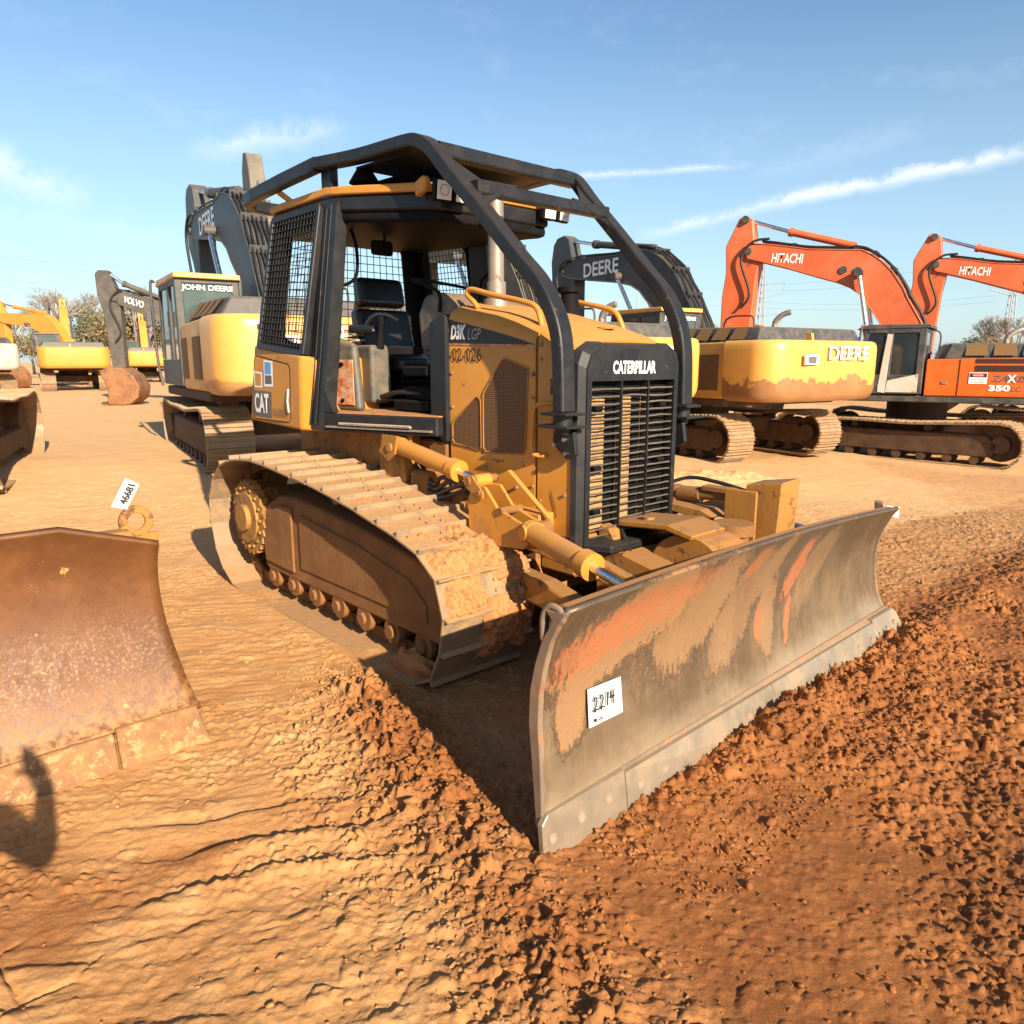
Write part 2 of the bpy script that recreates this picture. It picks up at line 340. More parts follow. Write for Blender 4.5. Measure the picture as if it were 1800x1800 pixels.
def soil(x, y):
    """height and colour masks of the yard surface"""
    x = np.asarray(x, np.float64); y = np.asarray(y, np.float64)
    mx = (x-DC[0])*DW[0]+(y-DC[1])*DW[1]; my = (x-DC[0])*DU[0]+(y-DC[1])*DU[1]     # dozer frame
    dist = np.sqrt(x*x+y*y)
    w1 = fbm(x*.8, y*.8, 4, 11)-.5; w2 = fbm(x*.8+40, y*.8, 4, 17)-.5
    near = 1-sst(dist, 8, 16)
    # where the loose red clods lie: ahead of the blade and to the right
    edge = mx + .35*w1*2
    red = sst(edge, -.25, .25)*sst(my+.5*w2, -2.1, -1.35)
    red = np.maximum(red, sst(x+1.2*w1, 1.6, 2.6)*sst(-y+w2*2, -7.5, -3.5)*sst(mx, -.6, .2))
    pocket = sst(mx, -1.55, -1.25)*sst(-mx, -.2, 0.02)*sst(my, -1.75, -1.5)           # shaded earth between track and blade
    # windrow of clods spilling off the blade's right end
    bl = (x+.02)*.905+(y-2.25)*.43; al = -(x+.02)*.43+(y-2.25)*.905                    # across, along
    berm = np.exp(-((bl+.12+.1*w1)/.22)**2)*sst(al, -1.6, -1.1)*sst(-al, -2.0, -1.5)
    berm2 = np.exp(-((bl+.35+.2*w2)/.35)**2)*sst(al, -2.2, -1.0)*sst(-al, -1.7, -1.0)
    # long sheared ledges / ruts at lower left
    dx, dy = math.cos(R(13)), math.sin(R(13)); v = -x*dy+y*dx; u = x*dx+y*dy
    rutm = (1-sst(v+.12*w1, 2.45, 2.95))*sst(-x+.8*w2, -.1, .9)
    vv = v*5.2+3.4*w1+1.6*(fbm(u*1.2, v*1.2, 4, 5)-.5); saw = vv-np.floor(vv)
    ledge = sst(np.minimum(saw/.75, (1-saw)/(.10+.16*fbm(u*9, v*9, 3, 6))), 0, 1)
    z = .030*(fbm(x*.9, y*.9, 5, 3)-.5)*1.2 + .012*(fbm(x*6, y*6, 4, 9)-.5)
    z = z+rutm*near*(.030*ledge*sst(fbm(u*1.1, v*2.0, 3, 21), .36, .62)-.015)+rutm*near*.010*(fbm(x*11, y*11, 4, 23)-.5)
    d1, d2, iv = worley(x*15+2*w1+.5*vnoise(x*30, y*30, 33), y*15+2*w2+.5*vnoise(x*30, y*30, 34), 31); d1b, d2b, ivb = worley(x*34, y*34, 41)
    lump = sst(d2-d1, .0, .22)*np.clip(1.15-d1, 0, 1)*sst(iv, .60, .95)*(1+.6*(vnoise(x*60, y*60, 35)-.5)); lumpb = sst(d2b-d1b, 0, .25)*np.clip(1.1-d1b, 0, 1)*sst(ivb, .35, .9)
    crm = fbm(x*26, y*26, 4, 61, .65)
    rough = np.clip(red*(.35+1.3*sst(fbm(x*1.1, y*1.1, 3, 71), .35, .62)), 0, 1.2)
    z = z+near*rough*(.028*lump*sst(fbm(x*2.2, y*2.2, 2, 77), .3, .6)+.016*lumpb+.024*(crm-.4)+.05*(fbm(x*2.8, y*2.8, 6, 81, .6)-.5))
    # track-print ridges in the right foreground
    pr = red*sst(x, 1.2, 2.0)*(.5+.5*np.sin((mx*7+my*1.5+w1*3)*2))*.018
    z = z+pr*near
    z = z+near*np.maximum(berm, .25*berm2)*(.04+.045*lump+.012*lumpb+.05*(crm-.4))
    # pushed heap under the blade, highest in the middle
    heap = np.exp(-((mx-.10-.05*w1)/.17)**2)*(sst(my, -1.5, -.9)*(.35+.65*np.exp(-((my+.1)/.4)**2))+.8*np.exp(-((my-1.35)/.35)**2)+.4*np.exp(-((my-.55)/.3)**2))
    heap = np.clip(heap, 0, 1.2)
    z = z+heap*(.06+.035*lump+.010*lumpb+.06*(crm-.4))
    spill = np.exp(-((my+.05+.15*(mx))/.22)**2)*sst(mx, .0, .15)*sst(-mx, -1.0, -.3)
    z = z+spill*(.05+.02*(fbm(mx*4, my*22, 3, 91)))
    z = z+pocket*(.012*lumpb+.02*(fbm(x*4, y*4, 4, 95)-.5))-pocket*.01
    # crumbs and cracks on the packed clay
    pk = (1-red)*near
    crack = sst(fbm(x*1.3+9, y*1.3, 3, 101), .5, .62)
    c1, c2, _ = worley(x*4.5+w1*2, y*4.5+w2*2, 111)
    z = z-pk*crack*rutm*.016*(1-sst(c2-c1, .0, .09))
    z = z+pk*.012*lumpb*sst(fbm(x*1.6, y*1.6, 3, 121), .50, .62)+pk*.006*lump*sst(fbm(x*1.2, y*1.2, 3, 123), .5, .6)
    z = z+pk*(.012*fbm(u*4, v*34, 4, 131)+.010*(crm-.45)*(.4+1.2*sst(fbm(x*1.9, y*1.9, 3, 133), .35, .65))+.010*(fbm(x*3.1, y*3.1, 5, 137)-.5))                                               # scraped streaks
    far = sst(dist, 7, 12)
    z = z+far*.05*(fbm(x*.35, y*.35, 4, 141)-.5)+(1-near)*0+far*.02*(np.abs(np.sin(my*5+w1*3)))*fbm(x*.5, y*.5, 3, 151)
    # flat bearing strips under the tracks and the blade's cutting edge
    trk = (1-sst(np.abs(np.abs(my)-.81), .30, .42))*(1-sst(np.abs(mx+2.65), 1.15, 1.4))
    z = z*(1-trk)+trk*np.minimum(z, .0)
    z = z+.006*trk
    # heap of loose dirt beyond the nose of the dozer
    z = z+.16*np.exp(-(((x-3.3)/.9)**2+((y-11.4)/.5)**2))*(.4+fbm(x*5, y*5, 4, 161))
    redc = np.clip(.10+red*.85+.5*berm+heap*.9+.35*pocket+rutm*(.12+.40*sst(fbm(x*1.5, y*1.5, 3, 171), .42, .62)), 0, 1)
    redc = np.maximum(redc, far*.35*sst(fbm(x*.25, y*.25, 3, 181), .45, .65)*sst(x, 0, 6))
    return z+base_z(x, y), redc, np.clip(rough+berm, 0, 1)
def build_ground():
    ys = np.concatenate([np.linspace(-60, .2, 16)[:-1], .2+(np.exp(np.linspace(0, math.log(1+14.0/1.1), 1180))-1)*1.1, np.geomspace(14.6, 900, 170)])
    u = np.linspace(-1, 1, 1150); 
    wd = np.interp(ys, [-60, 0, .2, 3, 14.2, 60, 900], [60, 6, 3.2, 4.6, 14, 60, 900])
    Y, Uu = np.meshgrid(ys, u, indexing='ij'); X = Uu*wd[:, None]
    z, red, rough = soil(X, Y)
    nr, nc = Y.shape; V = np.stack([X, Y, z], -1).reshape(-1, 3)
    i = np.arange((nr-1)*nc).reshape(nr-1, nc)[:, :-1].ravel(); F = np.stack([i, i+1, i+nc+1, i+nc], -1)
    m = bpy.data.materials.new('clay_soil'); m.use_nodes = True; nt = m.node_tree; N = nt.nodes.new; L = nt.links.new; b = nt.nodes['Principled BSDF']
    b.inputs['Roughness'].default_value = .92; b.inputs['Specular IOR Level'].default_value = .25
    tc = N('ShaderNodeTexCoord'); at = N('ShaderNodeAttribute'); at.attribute_name = 'red_clay'
    def noise(sc, det, ro):
        n = N('ShaderNodeTexNoise'); n.inputs['Scale'].default_value = sc; n.inputs['Detail'].default_value = det; n.inputs['Roughness'].default_value = ro; L(tc.outputs['Object'], n.inputs[0]); return n.outputs['Fac']
    def rng(v, a, b_, c=0, d=1):
        r = N('ShaderNodeMapRange'); r.inputs[1].default_value = a; r.inputs[2].default_value = b_; r.inputs[3].default_value = c; r.inputs[4].default_value = d; L(v, r.inputs[0]); return r.outputs[0]
    def mx(f, a, b_):
        x = N('ShaderNodeMix'); x.data_type = 'RGBA'; L(f, x.inputs[0])
        for q, v in ((6, a), (7, b_)):
            if isinstance(v, tuple): x.inputs[q].default_value = (*v, 1)
            else: L(v, x.inputs[q])
        return x.outputs[2]
    tan = mx(rng(noise(.7, 6, .6), .35, .68), (.57, .30, .115), (.50, .23, .078))
    tan = mx(rng(noise(5, 7, .7), .48, .72), tan, (.62, .37, .16))
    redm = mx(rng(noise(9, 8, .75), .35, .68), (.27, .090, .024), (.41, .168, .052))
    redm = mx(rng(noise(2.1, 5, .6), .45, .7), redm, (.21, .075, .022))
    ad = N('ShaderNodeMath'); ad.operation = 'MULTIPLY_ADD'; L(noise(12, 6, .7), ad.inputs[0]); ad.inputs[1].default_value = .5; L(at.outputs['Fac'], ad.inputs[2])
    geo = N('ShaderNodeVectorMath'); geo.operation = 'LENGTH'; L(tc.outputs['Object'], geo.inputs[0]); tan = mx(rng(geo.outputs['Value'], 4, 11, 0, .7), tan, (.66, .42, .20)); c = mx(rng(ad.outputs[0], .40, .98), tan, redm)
    sp = N('ShaderNodeTexNoise'); sp.inputs['Scale'].default_value = 160; sp.inputs['Detail'].default_value = 3; L(tc.outputs['Object'], sp.inputs[0])
    c = mx(rng(sp.outputs['Fac'], .68, .76, 0, .6), c, (.62, .50, .38))
    L(c, b.inputs['Base Color'])
    bp = N('ShaderNodeBump'); bp.inputs['Strength'].default_value = .8; bp.inputs['Distance'].default_value = .013; L(noise(70, 9, .78), bp.inputs['Height'])
    bp2 = N('ShaderNodeBump'); bp2.inputs['Strength'].default_value = .35; bp2.inputs['Distance'].default_value = .06; L(noise(5, 8, .68), bp2.inputs['Height']); L(bp2.outputs[0], bp.inputs['Normal']); L(bp.outputs[0], b.inputs['Normal'])
    o = npmesh('ground', V, F, m, smooth=True); tag(o, kind='structure')
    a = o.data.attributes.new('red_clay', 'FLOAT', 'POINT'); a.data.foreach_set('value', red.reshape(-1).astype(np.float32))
    MATS['soil'] = m
    return o
GROUND = build_ground()
def ico(sub=1):
    bm = bmesh.new(); bmesh.ops.create_icosphere(bm, subdivisions=sub, radius=1); V = np.array([v.co[:] for v in bm.verts]); F = np.array([[v.index for v in f.verts] for f in bm.faces]); bm.free(); return V, F
def clod_mat():
    m = MATS['soil'].copy(); m.name = 'clay_clods'; return m
def build_clods():
    rng = np.random.default_rng(5); V0, F0 = ico(1); Vc = []; Fc = []; red = []; k = 0
    n = 110000
    # candidates: uniform over the near yard, kept by looseness
    x = rng.uniform(-3.5, 5.2, n); y = rng.uniform(1.0, 8.5, n)
    z, rc, ro = soil(x, y)
    dens = ro*.30*np.exp(-(np.sqrt(x*x+y*y)-2)*.28)+.018
    keep = rng.random(n) < dens; x, y, z, rc = x[keep], y[keep], z[keep], rc[keep]
    # extra along the windrow
    t = rng.uniform(-1.6, 2.0, 3200); o = rng.normal(-.16, .19, 3200); xb = -.02-.43*t+.905*o; yb = 2.25+.905*t+.43*o; zb, rb, _ = soil(xb, yb)
    # and on the heap in front of the blade
    m1 = rng.uniform(.02, .55, 2600)**1; m2 = rng.uniform(-1.4, 1.6, 2600); xh = DC[0]+DW[0]*m1+DU[0]*m2; yh = DC[1]+DW[1]*m1+DU[1]*m2; zh, rh, _ = soil(xh, yh)
    x = np.concatenate([x, xb, xh]); y = np.concatenate([y, yb, yh]); z = np.concatenate([z, zb, zh]); rc = np.concatenate([rc, rb, rh])
    mx_ = (x-DC[0])*DW[0]+(y-DC[1])*DW[1]; my_ = (x-DC[0])*DU[0]+(y-DC[1])*DU[1]
    ok = ~((np.abs(my_) < 1.6) & (mx_ > -.12) & (mx_ < .03)) & ~((np.abs(np.abs(my_)-.81) < .4) & (mx_ < -1.2) & (mx_ > -4.3)); x, y, z, rc = x[ok], y[ok], z[ok], rc[ok]
    n = len(x); s = .0025+.008*rng.random(n)**2.6+.016*(rng.random(n) < .035)*rng.random(n)
    nv = len(V0)
    A = rng.normal(size=(n, 3, 3))*.28+np.eye(3)[None]*1.0
    P = np.einsum('nij,vj->nvi', A, V0)
    jit = 1+.75*(rng.random((n, nv, 1))-.5); P = P*jit*s[:, None, None]; P[:, :, 2] *= .75
    P = P+np.stack([x, y, z+s*.35], -1)[:, None, :]
    F = (F0[None]+(np.arange(n)*nv)[:, None, None]).reshape(-1, 3)
    ob = npmesh('soil_clods', P.reshape(-1, 3), F, clod_mat()); tag(ob, 'loose crumbs and lumps of dried red and tan clay scattered over the yard', 'soil clods', kind='stuff')
    a = ob.data.attributes.new('red_clay', 'FLOAT', 'POINT'); a.data.foreach_set('value', np.repeat(rc*.8, nv).astype(np.float32))
build_clods()
# ------------------------------------------------------------------ crawler tracks
def track_frames(path, pitch):
    P = smooth_path([(x, 0, z) for x, z in path], 10, closed=True); P.append(P[0])
    d = [0]
    for a, b in zip(P, P[1:]): d.append(d[-1]+(b-a).length)
    n = round(d[-1]/pitch); out = []; j = 0
    for k in range(n):
        s = d[-1]*k/n
        while d[j+1] < s: j += 1
        t = (s-d[j])/(d[j+1]-d[j]); out.append(P[j].lerp(P[j+1], t))
    res = []
    for k in range(n):
        a, b = out[k], out[(k+1) % n]; res.append(((a+b)/2, (b-a).normalized(), (b-a).length))
    return res
def shoe_mb(mb, L, w, gh, th=.012, double=False, M=None):
    """one track shoe, local x along the chain, y across, z outward"""
    mb.box(-L*.52, L*.5, -w/2, w/2, -th, 0, M=M)
    xs = (L*.42,) if not double else (L*.42, 0.0, -L*.38)
    for x in xs: mb.hexa([(x-.013, -w/2+.004, 0), (x+.011, -w/2+.004, 0), (x+.011, w/2-.004, 0), (x-.013, w/2-.004, 0)], [(x-.005, -w/2+.004, gh), (x+.006, -w/2+.004, gh), (x+.006, w/2-.004, gh), (x-.005, w/2-.004, gh)], M=M)
def frame_matrix(p, t, y):
    t = Vector((t.x, 0, t.z)).normalized(); out = Vector((t.z, 0, -t.x))  # path runs anticlockwise in x-z seen from -y
    return Matrix(((t.x, 0, out.x, p.x), (0, -1, 0, y), (t.z, 0, out.z, p.z), (0, 0, 0, 1)))
def oval_track(L, H, sag=.03, r0=None):
    """closed outline (x,z) counter-clockwise seen so that 'out' points outwards"""
    r = H/2-.04; a = L/2-r-.04; c = H/2+.0; pts = []
    for k in range(7): th = -math.pi/2+math.pi*k/6; pts.append((a+(r+.04)*math.cos(th), c+(r+.04)*math.sin(th)))
    n = 5
    for k in range(1, n): x = a-2*a*k/n; pts.append((x, H-sag*(1-(x/a)**2)*2-(.02 if k % 2 else 0)))
    for k in range(7): th = math.pi/2+math.pi*k/6; pts.append((-a+(r+.04)*math.cos(th), c+(r+.04)*math.sin(th)))
    for k in range(1, n): x = -a+2*a*k/n; pts.append((x, 0))
    return pts

# ------------------------------------------------------------------ main bulldozer (x forward, y to its left, z up)
DOZ = empty('bulldozer', (DC[0], DC[1], 0), DA, label='yellow crawler bulldozer in front with open black cab, tubular brush guard and wide steel blade', cat='bulldozer')
TP = [(-1.45, 0), (-1.27, .13), (-1.17, .36), (-1.19, .54), (-1.29, .70), (-1.6, .80), (-2.25, .92), (-2.9, .99), (-3.4, 1.02), (-3.85, .96), (-4.1, .80), (-4.2, .56), (-4.16, .32), (-4.03, .13), (-3.75, 0), (-2.6, 0)]
TP = TP[::-1]
TP = [TP[(i) % len(TP)] for i in range(len(TP))]
def area(p): return sum(a[0]*b[1]-b[0]*a[1] for a, b in zip(p, p[1:]+p[:1]))
if area(TP) < 0: TP = TP[::-1]
def dozer_tracks(root, TPp, sides, shoe_w, detail=True, mat=None):
    mat = mat or M_shoe
    for sd, yc in sides:
        fr = track_frames(TPp, .2)
        t = MB()
        # link chain running inside the shoes
        for p, tg, l in fr:
            M = frame_matrix(p, tg, yc)
            for yy in (-.085, .06): t.box(-l*.54, l*.54, yy, yy+.025, -.095, -.012, M=M)
            t.cyl(M@Vector((l*.5, -.10, -.06)), M@Vector((l*.5, .10, -.06)), .022, 8)
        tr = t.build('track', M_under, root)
        variants = []
        for v in range(3):
            mb = MB(); shoe_mb(mb, .2, shoe_w, .032, .013)
            for yy in (-.05, .05):
                for xx in (-.03, .03): mb.cyl((xx, yy, 0), (xx, yy, .012), .011, 6)
            variants.append(mb.build('track_shoe', mat, tr, bevel=.002))
        used = set()
        for i, (p, tg, l) in enumerate(fr):
            s = variants[i % 3]
            if i % 3 in used: s = s.copy(); COL.objects.link(s); s.parent = tr
            used.add(i % 3)
            M = frame_matrix(p, tg, yc+random.uniform(-.003, .003)); s.matrix_local = M @ Matrix.Diagonal((l/.2, 1, 1, 1)) @ Matrix.Rotation(random.uniform(-.02, .02), 4, 'Z')
        # track frame guard, rollers, idler, sprocket
        g = MB(); o = -1 if sd < 0 else 1
        y0, y1 = yc-.16*1, yc+.16
        yo = yc+o*.17; yi = yc-o*.16
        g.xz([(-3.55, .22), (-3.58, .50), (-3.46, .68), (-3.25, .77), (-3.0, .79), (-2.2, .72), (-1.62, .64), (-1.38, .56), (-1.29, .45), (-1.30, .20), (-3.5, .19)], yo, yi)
        g.build('track_frame', M_under, tr, bevel=.02, seg=2)
        p_ = MB(); p_.xz([(-3.5, .26), (-3.52, .47), (-3.42, .63), (-3.2, .71), (-3.05, .71), (-3.05, .25)], yo+o*.0, yo+o*.018); p_.build('guard_plate', M_under, tr, bevel=.008)
        p_ = MB(); p_.xz([(-2.95, .30), (-2.95, .68), (-2.2, .61), (-1.66, .51), (-1.5, .40), (-1.5, .30)], yo, yo+o*.012)
        p_.build('guard_plate', M_under, tr, bevel=.006)
        for k in range(7):
            r_ = MB(); x = -3.42+k*.31
            r_.cyl((x, yc-.13, .16), (x, yc+.13, .16), .065, 16); r_.cyl((x, yc-.165, .15), (x, yc-.13, .15), .08, 16); r_.cyl((x, yc+.13, .15), (x, yc+.165, .15), .08, 16); r_.cyl((x, yo-.02, .15), (x, yo+o*.0, .15), .04, 10)
            r_.build('track_roller', M_under, tr)
        i_ = MB(); i_.cyl((-1.52, yc-.06, .41), (-1.52, yc+.06, .41), .285, 28); i_.cyl((-1.52, yc-.10, .41), (-1.52, yc+.10, .41), .12, 18); i_.build('idler_wheel', M_under, tr, bevel=.01)
        sp = MB(); c = Vector((-3.74, 0, .545)); ys = yc+o*.17
        n = 25; loop = []
        for k in range(n*2):
            a = math.pi*k/n; rr = .285 if k % 2 else .255; loop.append((c.x+rr*math.cos(a), c.z+rr*math.sin(a)))
        sp.xz(loop, ys-.03, ys+.03); sp.cyl((c.x, ys-.05, c.z), (c.x, ys+.05, c.z), .19, 26); sp.cyl((c.x, ys+o*.04, c.z), (c.x, ys+o*.085, c.z), .10, 22)
        for k in range(16):
            a = 2*math.pi*k/16; q = (c.x+.225*math.cos(a), c.z+.225*math.sin(a)); sp.cyl((q[0], ys, q[1]), (q[0], ys+o*.045, q[1]), .013, 6)
        sp.cyl((c.x, yc, c.z), (c.x, yc-o*.34, c.z), .21, 24)
        sp.build('drive_sprocket', M_muddyyellow, tr)
        cr = MB(); cr.cyl((-2.55, yc-.08, .855), (-2.55, yc+.12*o, .855), .06, 16); cr.build('carrier_roller', M_catdirty, tr)
dozer_tracks(DOZ, TP, ((-1, -.808), (1, .808)), .635)
# mud caked on the front shoes of the near track
def mud_patch(path, y0, y1, thick, seed, parent, mat, name='mud_cake', thr=.45):
    P = smooth_path([(x, 0, z) for x, z in path], 30); nu = len(P); nv = 120; A = np.array([p[:] for p in P]); T = np.gradient(A, axis=0); T /= np.linalg.norm(T, axis=1)[:, None]
    O = np.stack([T[:, 2], np.zeros(nu), -T[:, 0]], 1); sg = np.sign(np.sum(O*(A-np.array([-1.6, 0, .45])), 1)); O *= sg[:, None]
    S = np.concatenate([[0], np.cumsum(np.linalg.norm(np.diff(A, axis=0), axis=1))]); U, Y = np.meshgrid(S, np.linspace(y0, y1, nv), indexing='ij')
    h = fbm(U*9+seed, Y*9, 6, seed, .6); w1, w2, iw = worley(U*22+seed, Y*22, seed+5); e = np.minimum(np.minimum(U/.03, (S[-1]-U)/.03), np.minimum((Y-y0)/.03, (y1-Y)/.03)).clip(0, 1)
    d = thick*np.clip((h-thr)*5, -.5, 1.1)*(.55+.45*sst(w2-w1, 0, .2)*(.6+iw))*e+.010*(fbm(U*60, Y*60, 3, seed+9)-.5)*e-.007*(1-e)
    V = A[:, None, :]+O[:, None, :]*d[:, :, None]; V[:, :, 1] += Y
    i = (np.arange(nu-1)[:, None]*nv+np.arange(nv-1)[None, :]).ravel(); F = np.stack([i, i+1, i+nv+1, i+nv], 1)
    npmesh(name, V.reshape(-1, 3), F, mat, parent, smooth=True)
NT = [c for c in DOZ.children if c.name.startswith('track')][0]
mud_patch([(-1.62, .785), (-1.30, .69), (-1.20, .54), (-1.175, .42)], -1.10, -.50, .040, 3, NT, M_mud, thr=.40)
mud_patch([(-1.21, .50), (-1.165, .36), (-1.26, .14)], -.86, -.50, .035, 8, NT, M_mudred, thr=.36)
mud_patch([(-2.2, .905), (-1.95, .865), (-1.65, .80)], -1.06, -.55, .022, 13, NT, M_mud, thr=.56)
# lump of soil lying on the lower run just behind the idler
def lump(name, c, r, parent, mat, seed, kz=.5):
    V0, F0 = ico(4); n = np.array([fbm(np.array([v[0]*2.2+seed+5]), np.array([v[1]*2.2+v[2]*1.7]), 5, seed)[0] for v in V0]); V = V0*(.55+.9*n[:, None])*np.array(r)+np.array(c); return npmesh(name, V, F0, mat, parent, smooth=True)
lump('mud_lump', (-1.62, -.99, .02), (.17, .10, .10), NT, M_mudred, 4)

# chassis
b = MB(); b.box(-4.0, -1.25, -.40, .40, .38, 1.20); b.xz([(-1.25, .55), (-1.25, 1.0), (-.98, .72), (-.98, .55)], -.38, .38); CH = b.build('chassis', M_catdirty, DOZ, bevel=.015)
b = MB(); b.xz([(-3.3, .98), (-3.3, 1.235), (-2.62, 1.235), (-2.62, .98)], -.47, -.40); b.xz([(-2.6, .72), (-2.6, 1.235), (-2.34, 1.235), (-2.30, .95), (-2.42, .72)], -.56, -.40); b.build('side_plate', M_catdirty, CH, bevel=.008)
b = MB(); b.xz([(-3.98, .70), (-3.98, 1.2), (-3.35, 1.2), (-3.35, .70)], -.43, -.40); b.build('side_plate', M_catdirty, CH, bevel=.006)
b = MB(); b.box(-2.2, -2.02, -.44, .44, .78, 1.2); b.build('engine_mount', M_under, CH, bevel=.01)
# rear tank box with chamfered front faces
b = MB()
for s in (-1, 1):
    b.hexa([(-3.97, s*.30, 1.24), (-3.97, s*.84, 1.25), (-3.10, s*.86, 1.225), (-2.96, s*.74, 1.22), (-2.96, s*.30, 1.22)], [(-3.97, s*.30, 1.80), (-3.90, s*.80, 1.81), (-3.10, s*.84, 1.73), (-2.98, s*.74, 1.70), (-2.98, s*.30, 1.72)])
b.box(-3.97, -3.2, -.3, .3, 1.24, 1.79)
TK = b.build('fuel_tank', M_cat, DOZ, bevel=.022, seg=3)
nx = Vector((.02, -1, .03)).normalized()
def onside(x, z, off=.003): # point on the tank's right side
    t = (z-1.24)/.56; return (x, -(.85-.02*t)-off*1.0, z)
b = MB(); rr = [(-3.86, 1.30), (-3.83, 1.70), (-3.79, 1.73), (-3.28, 1.67), (-3.25, 1.64), (-3.25, 1.30), (-3.28, 1.27), (-3.83, 1.27)]
b.add([onside(x, z, .006) for x, z in rr]+[onside(x, z, -.01) for x, z in rr], [tuple(range(8))]+[(i, (i+1) % 8, 8+(i+1) % 8, 8+i) for i in range(8)])
DR = b.build('access_door', M_cat, TK)
gp = MB(); gp.tube([onside(x, z, .004) for x, z in rr], .004, 5, closed=True); gp.build('door_seam', M_blackdark, DR)
b = MB(); b.tube([onside(-3.27, 1.50, .012), onside(-3.27, 1.42, .02), onside(-3.27, 1.34, .012)], .009, 6); b.build('latch', M_lot, DR)
def sticker(name, q, mat, parent, off=.009): 
    mb = MB(); mb.add([onside(x, z, off) for x, z in q], [(0, 1, 2, 3)]); return mb.build(name, mat, parent)
sticker('warning_decal', [(-3.66, 1.51), (-3.66, 1.70), (-3.51, 1.69), (-3.51, 1.51)], M_ltr_white, DR)
sticker('decal_panel', [(-3.64, 1.60), (-3.64, 1.685), (-3.54, 1.68), (-3.54, 1.60)], M_blue, DR, .0105)
sticker('decal_panel', [(-3.64, 1.53), (-3.64, 1.59), (-3.53, 1.59), (-3.53, 1.53)], M_ltr_dgrey, DR, .0105)
sticker('warning_decal', [(-3.83, 1.50), (-3.83, 1.62), (-3.69, 1.61), (-3.69, 1.50)], M_ltr_white, DR)
sticker('decal_panel', [(-3.81, 1.515), (-3.81, 1.605), (-3.71, 1.60), (-3.71, 1.515)], M_cat, DR, .0105)
sticker('logo_backing', [(-3.85, 1.29), (-3.85, 1.48), (-3.55, 1.475), (-3.55, 1.285)], M_ltr_dgrey, DR)
text_obj('logo_lettering', 'CAT', M_ltr_white, DR, onside(-3.82, 1.315, .013), (1, 0, 0), (0, .035, 1), .145, .24, bold=.03)
text_obj('serial_lettering', 'LLL0231', M_ltr_dgrey, DR, onside(-3.52, 1.31, .010), (1, 0, -.02), (0, .035, 1), .05, .22)

# operator platform and cab
CAB = empty('cab', (0, 0, 0)); CAB.parent = DOZ
fl = [(-3.02, -.80), (-2.86, -.80), (-2.03, -.50), (-2.03, .50), (-2.86, .80), (-3.02, .80)]
b = MB(); b.xy(fl, 1.235, 1.355); FL = b.build('floor', M_black, CAB, bevel=.01)
b = MB(); b.xy([(x*.995-.012, y*.97) for x, y in fl], 1.355, 1.362); b.build('floor_mat', M_mud, FL)
b = MB(); b.hexa([(-2.84, -.812, 1.262), (-2.06, -.53, 1.262), (-2.06, -.50, 1.262), (-2.84, -.78, 1.262)], [(-2.84, -.812, 1.274), (-2.06, -.53, 1.274), (-2.06, -.50, 1.274), (-2.84, -.78, 1.274)]); b.build('step_edge', M_stack, FL)
b = MB()
for k in range(34):
    t = k/33; x = -2.72+.52*t; y = -.772+.186*t; b.add([(x, y-.012, 1.283), (x+.012, y-.008, 1.283), (x+.006, y-.016, 1.300), (x, y+.01, 1.283), (x+.012, y+.012, 1.283), (x+.006, y+.006, 1.3)], [(0, 1, 2), (3, 5, 4), (0, 2, 5, 3), (1, 4, 5, 2)])
b.build('grip_teeth', M_stack, FL)
for s in (-1, 1):       # main roll-over posts, leaning in towards the roof
    b = MB(); b.hexa([(-3.12, s*.815, 1.235), (-2.87, s*.815, 1.235), (-2.87, s*.72, 1.235), (-3.12, s*.72, 1.235)], [(-3.04, s*.645, 2.70), (-2.84, s*.645, 2.70), (-2.84, s*.56, 2.70), (-3.04, s*.56, 2.70)])
    ps = b.build('cab_post', M_black, CAB, bevel=.012)
    b = MB()
    for k in (.33, .62): b.tube([(-3.12+.25*k, s*.818, 1.27), (-3.04+.20*k, s*.648, 2.68)], .006, 5)
    b.build('weld_seam', M_black, ps)
    b = MB(); b.hexa([(-2.87, s*.80, 1.36), (-2.78, s*.78, 1.36), (-2.78, s*.74, 1.36), (-2.87, s*.74, 1.36)], [(-2.87, s*.79, 1.52), (-2.865, s*.79, 1.50), (-2.865, s*.74, 1.50), (-2.87, s*.74, 1.52)]); b.build('gusset', M_black, ps)
def quadpt(Q, u, v): # bilinear: Q = bl, br, tr, tl
    a = Q[0].lerp(Q[1], u); d = Q[3].lerp(Q[2], u); return a.lerp(d, v)
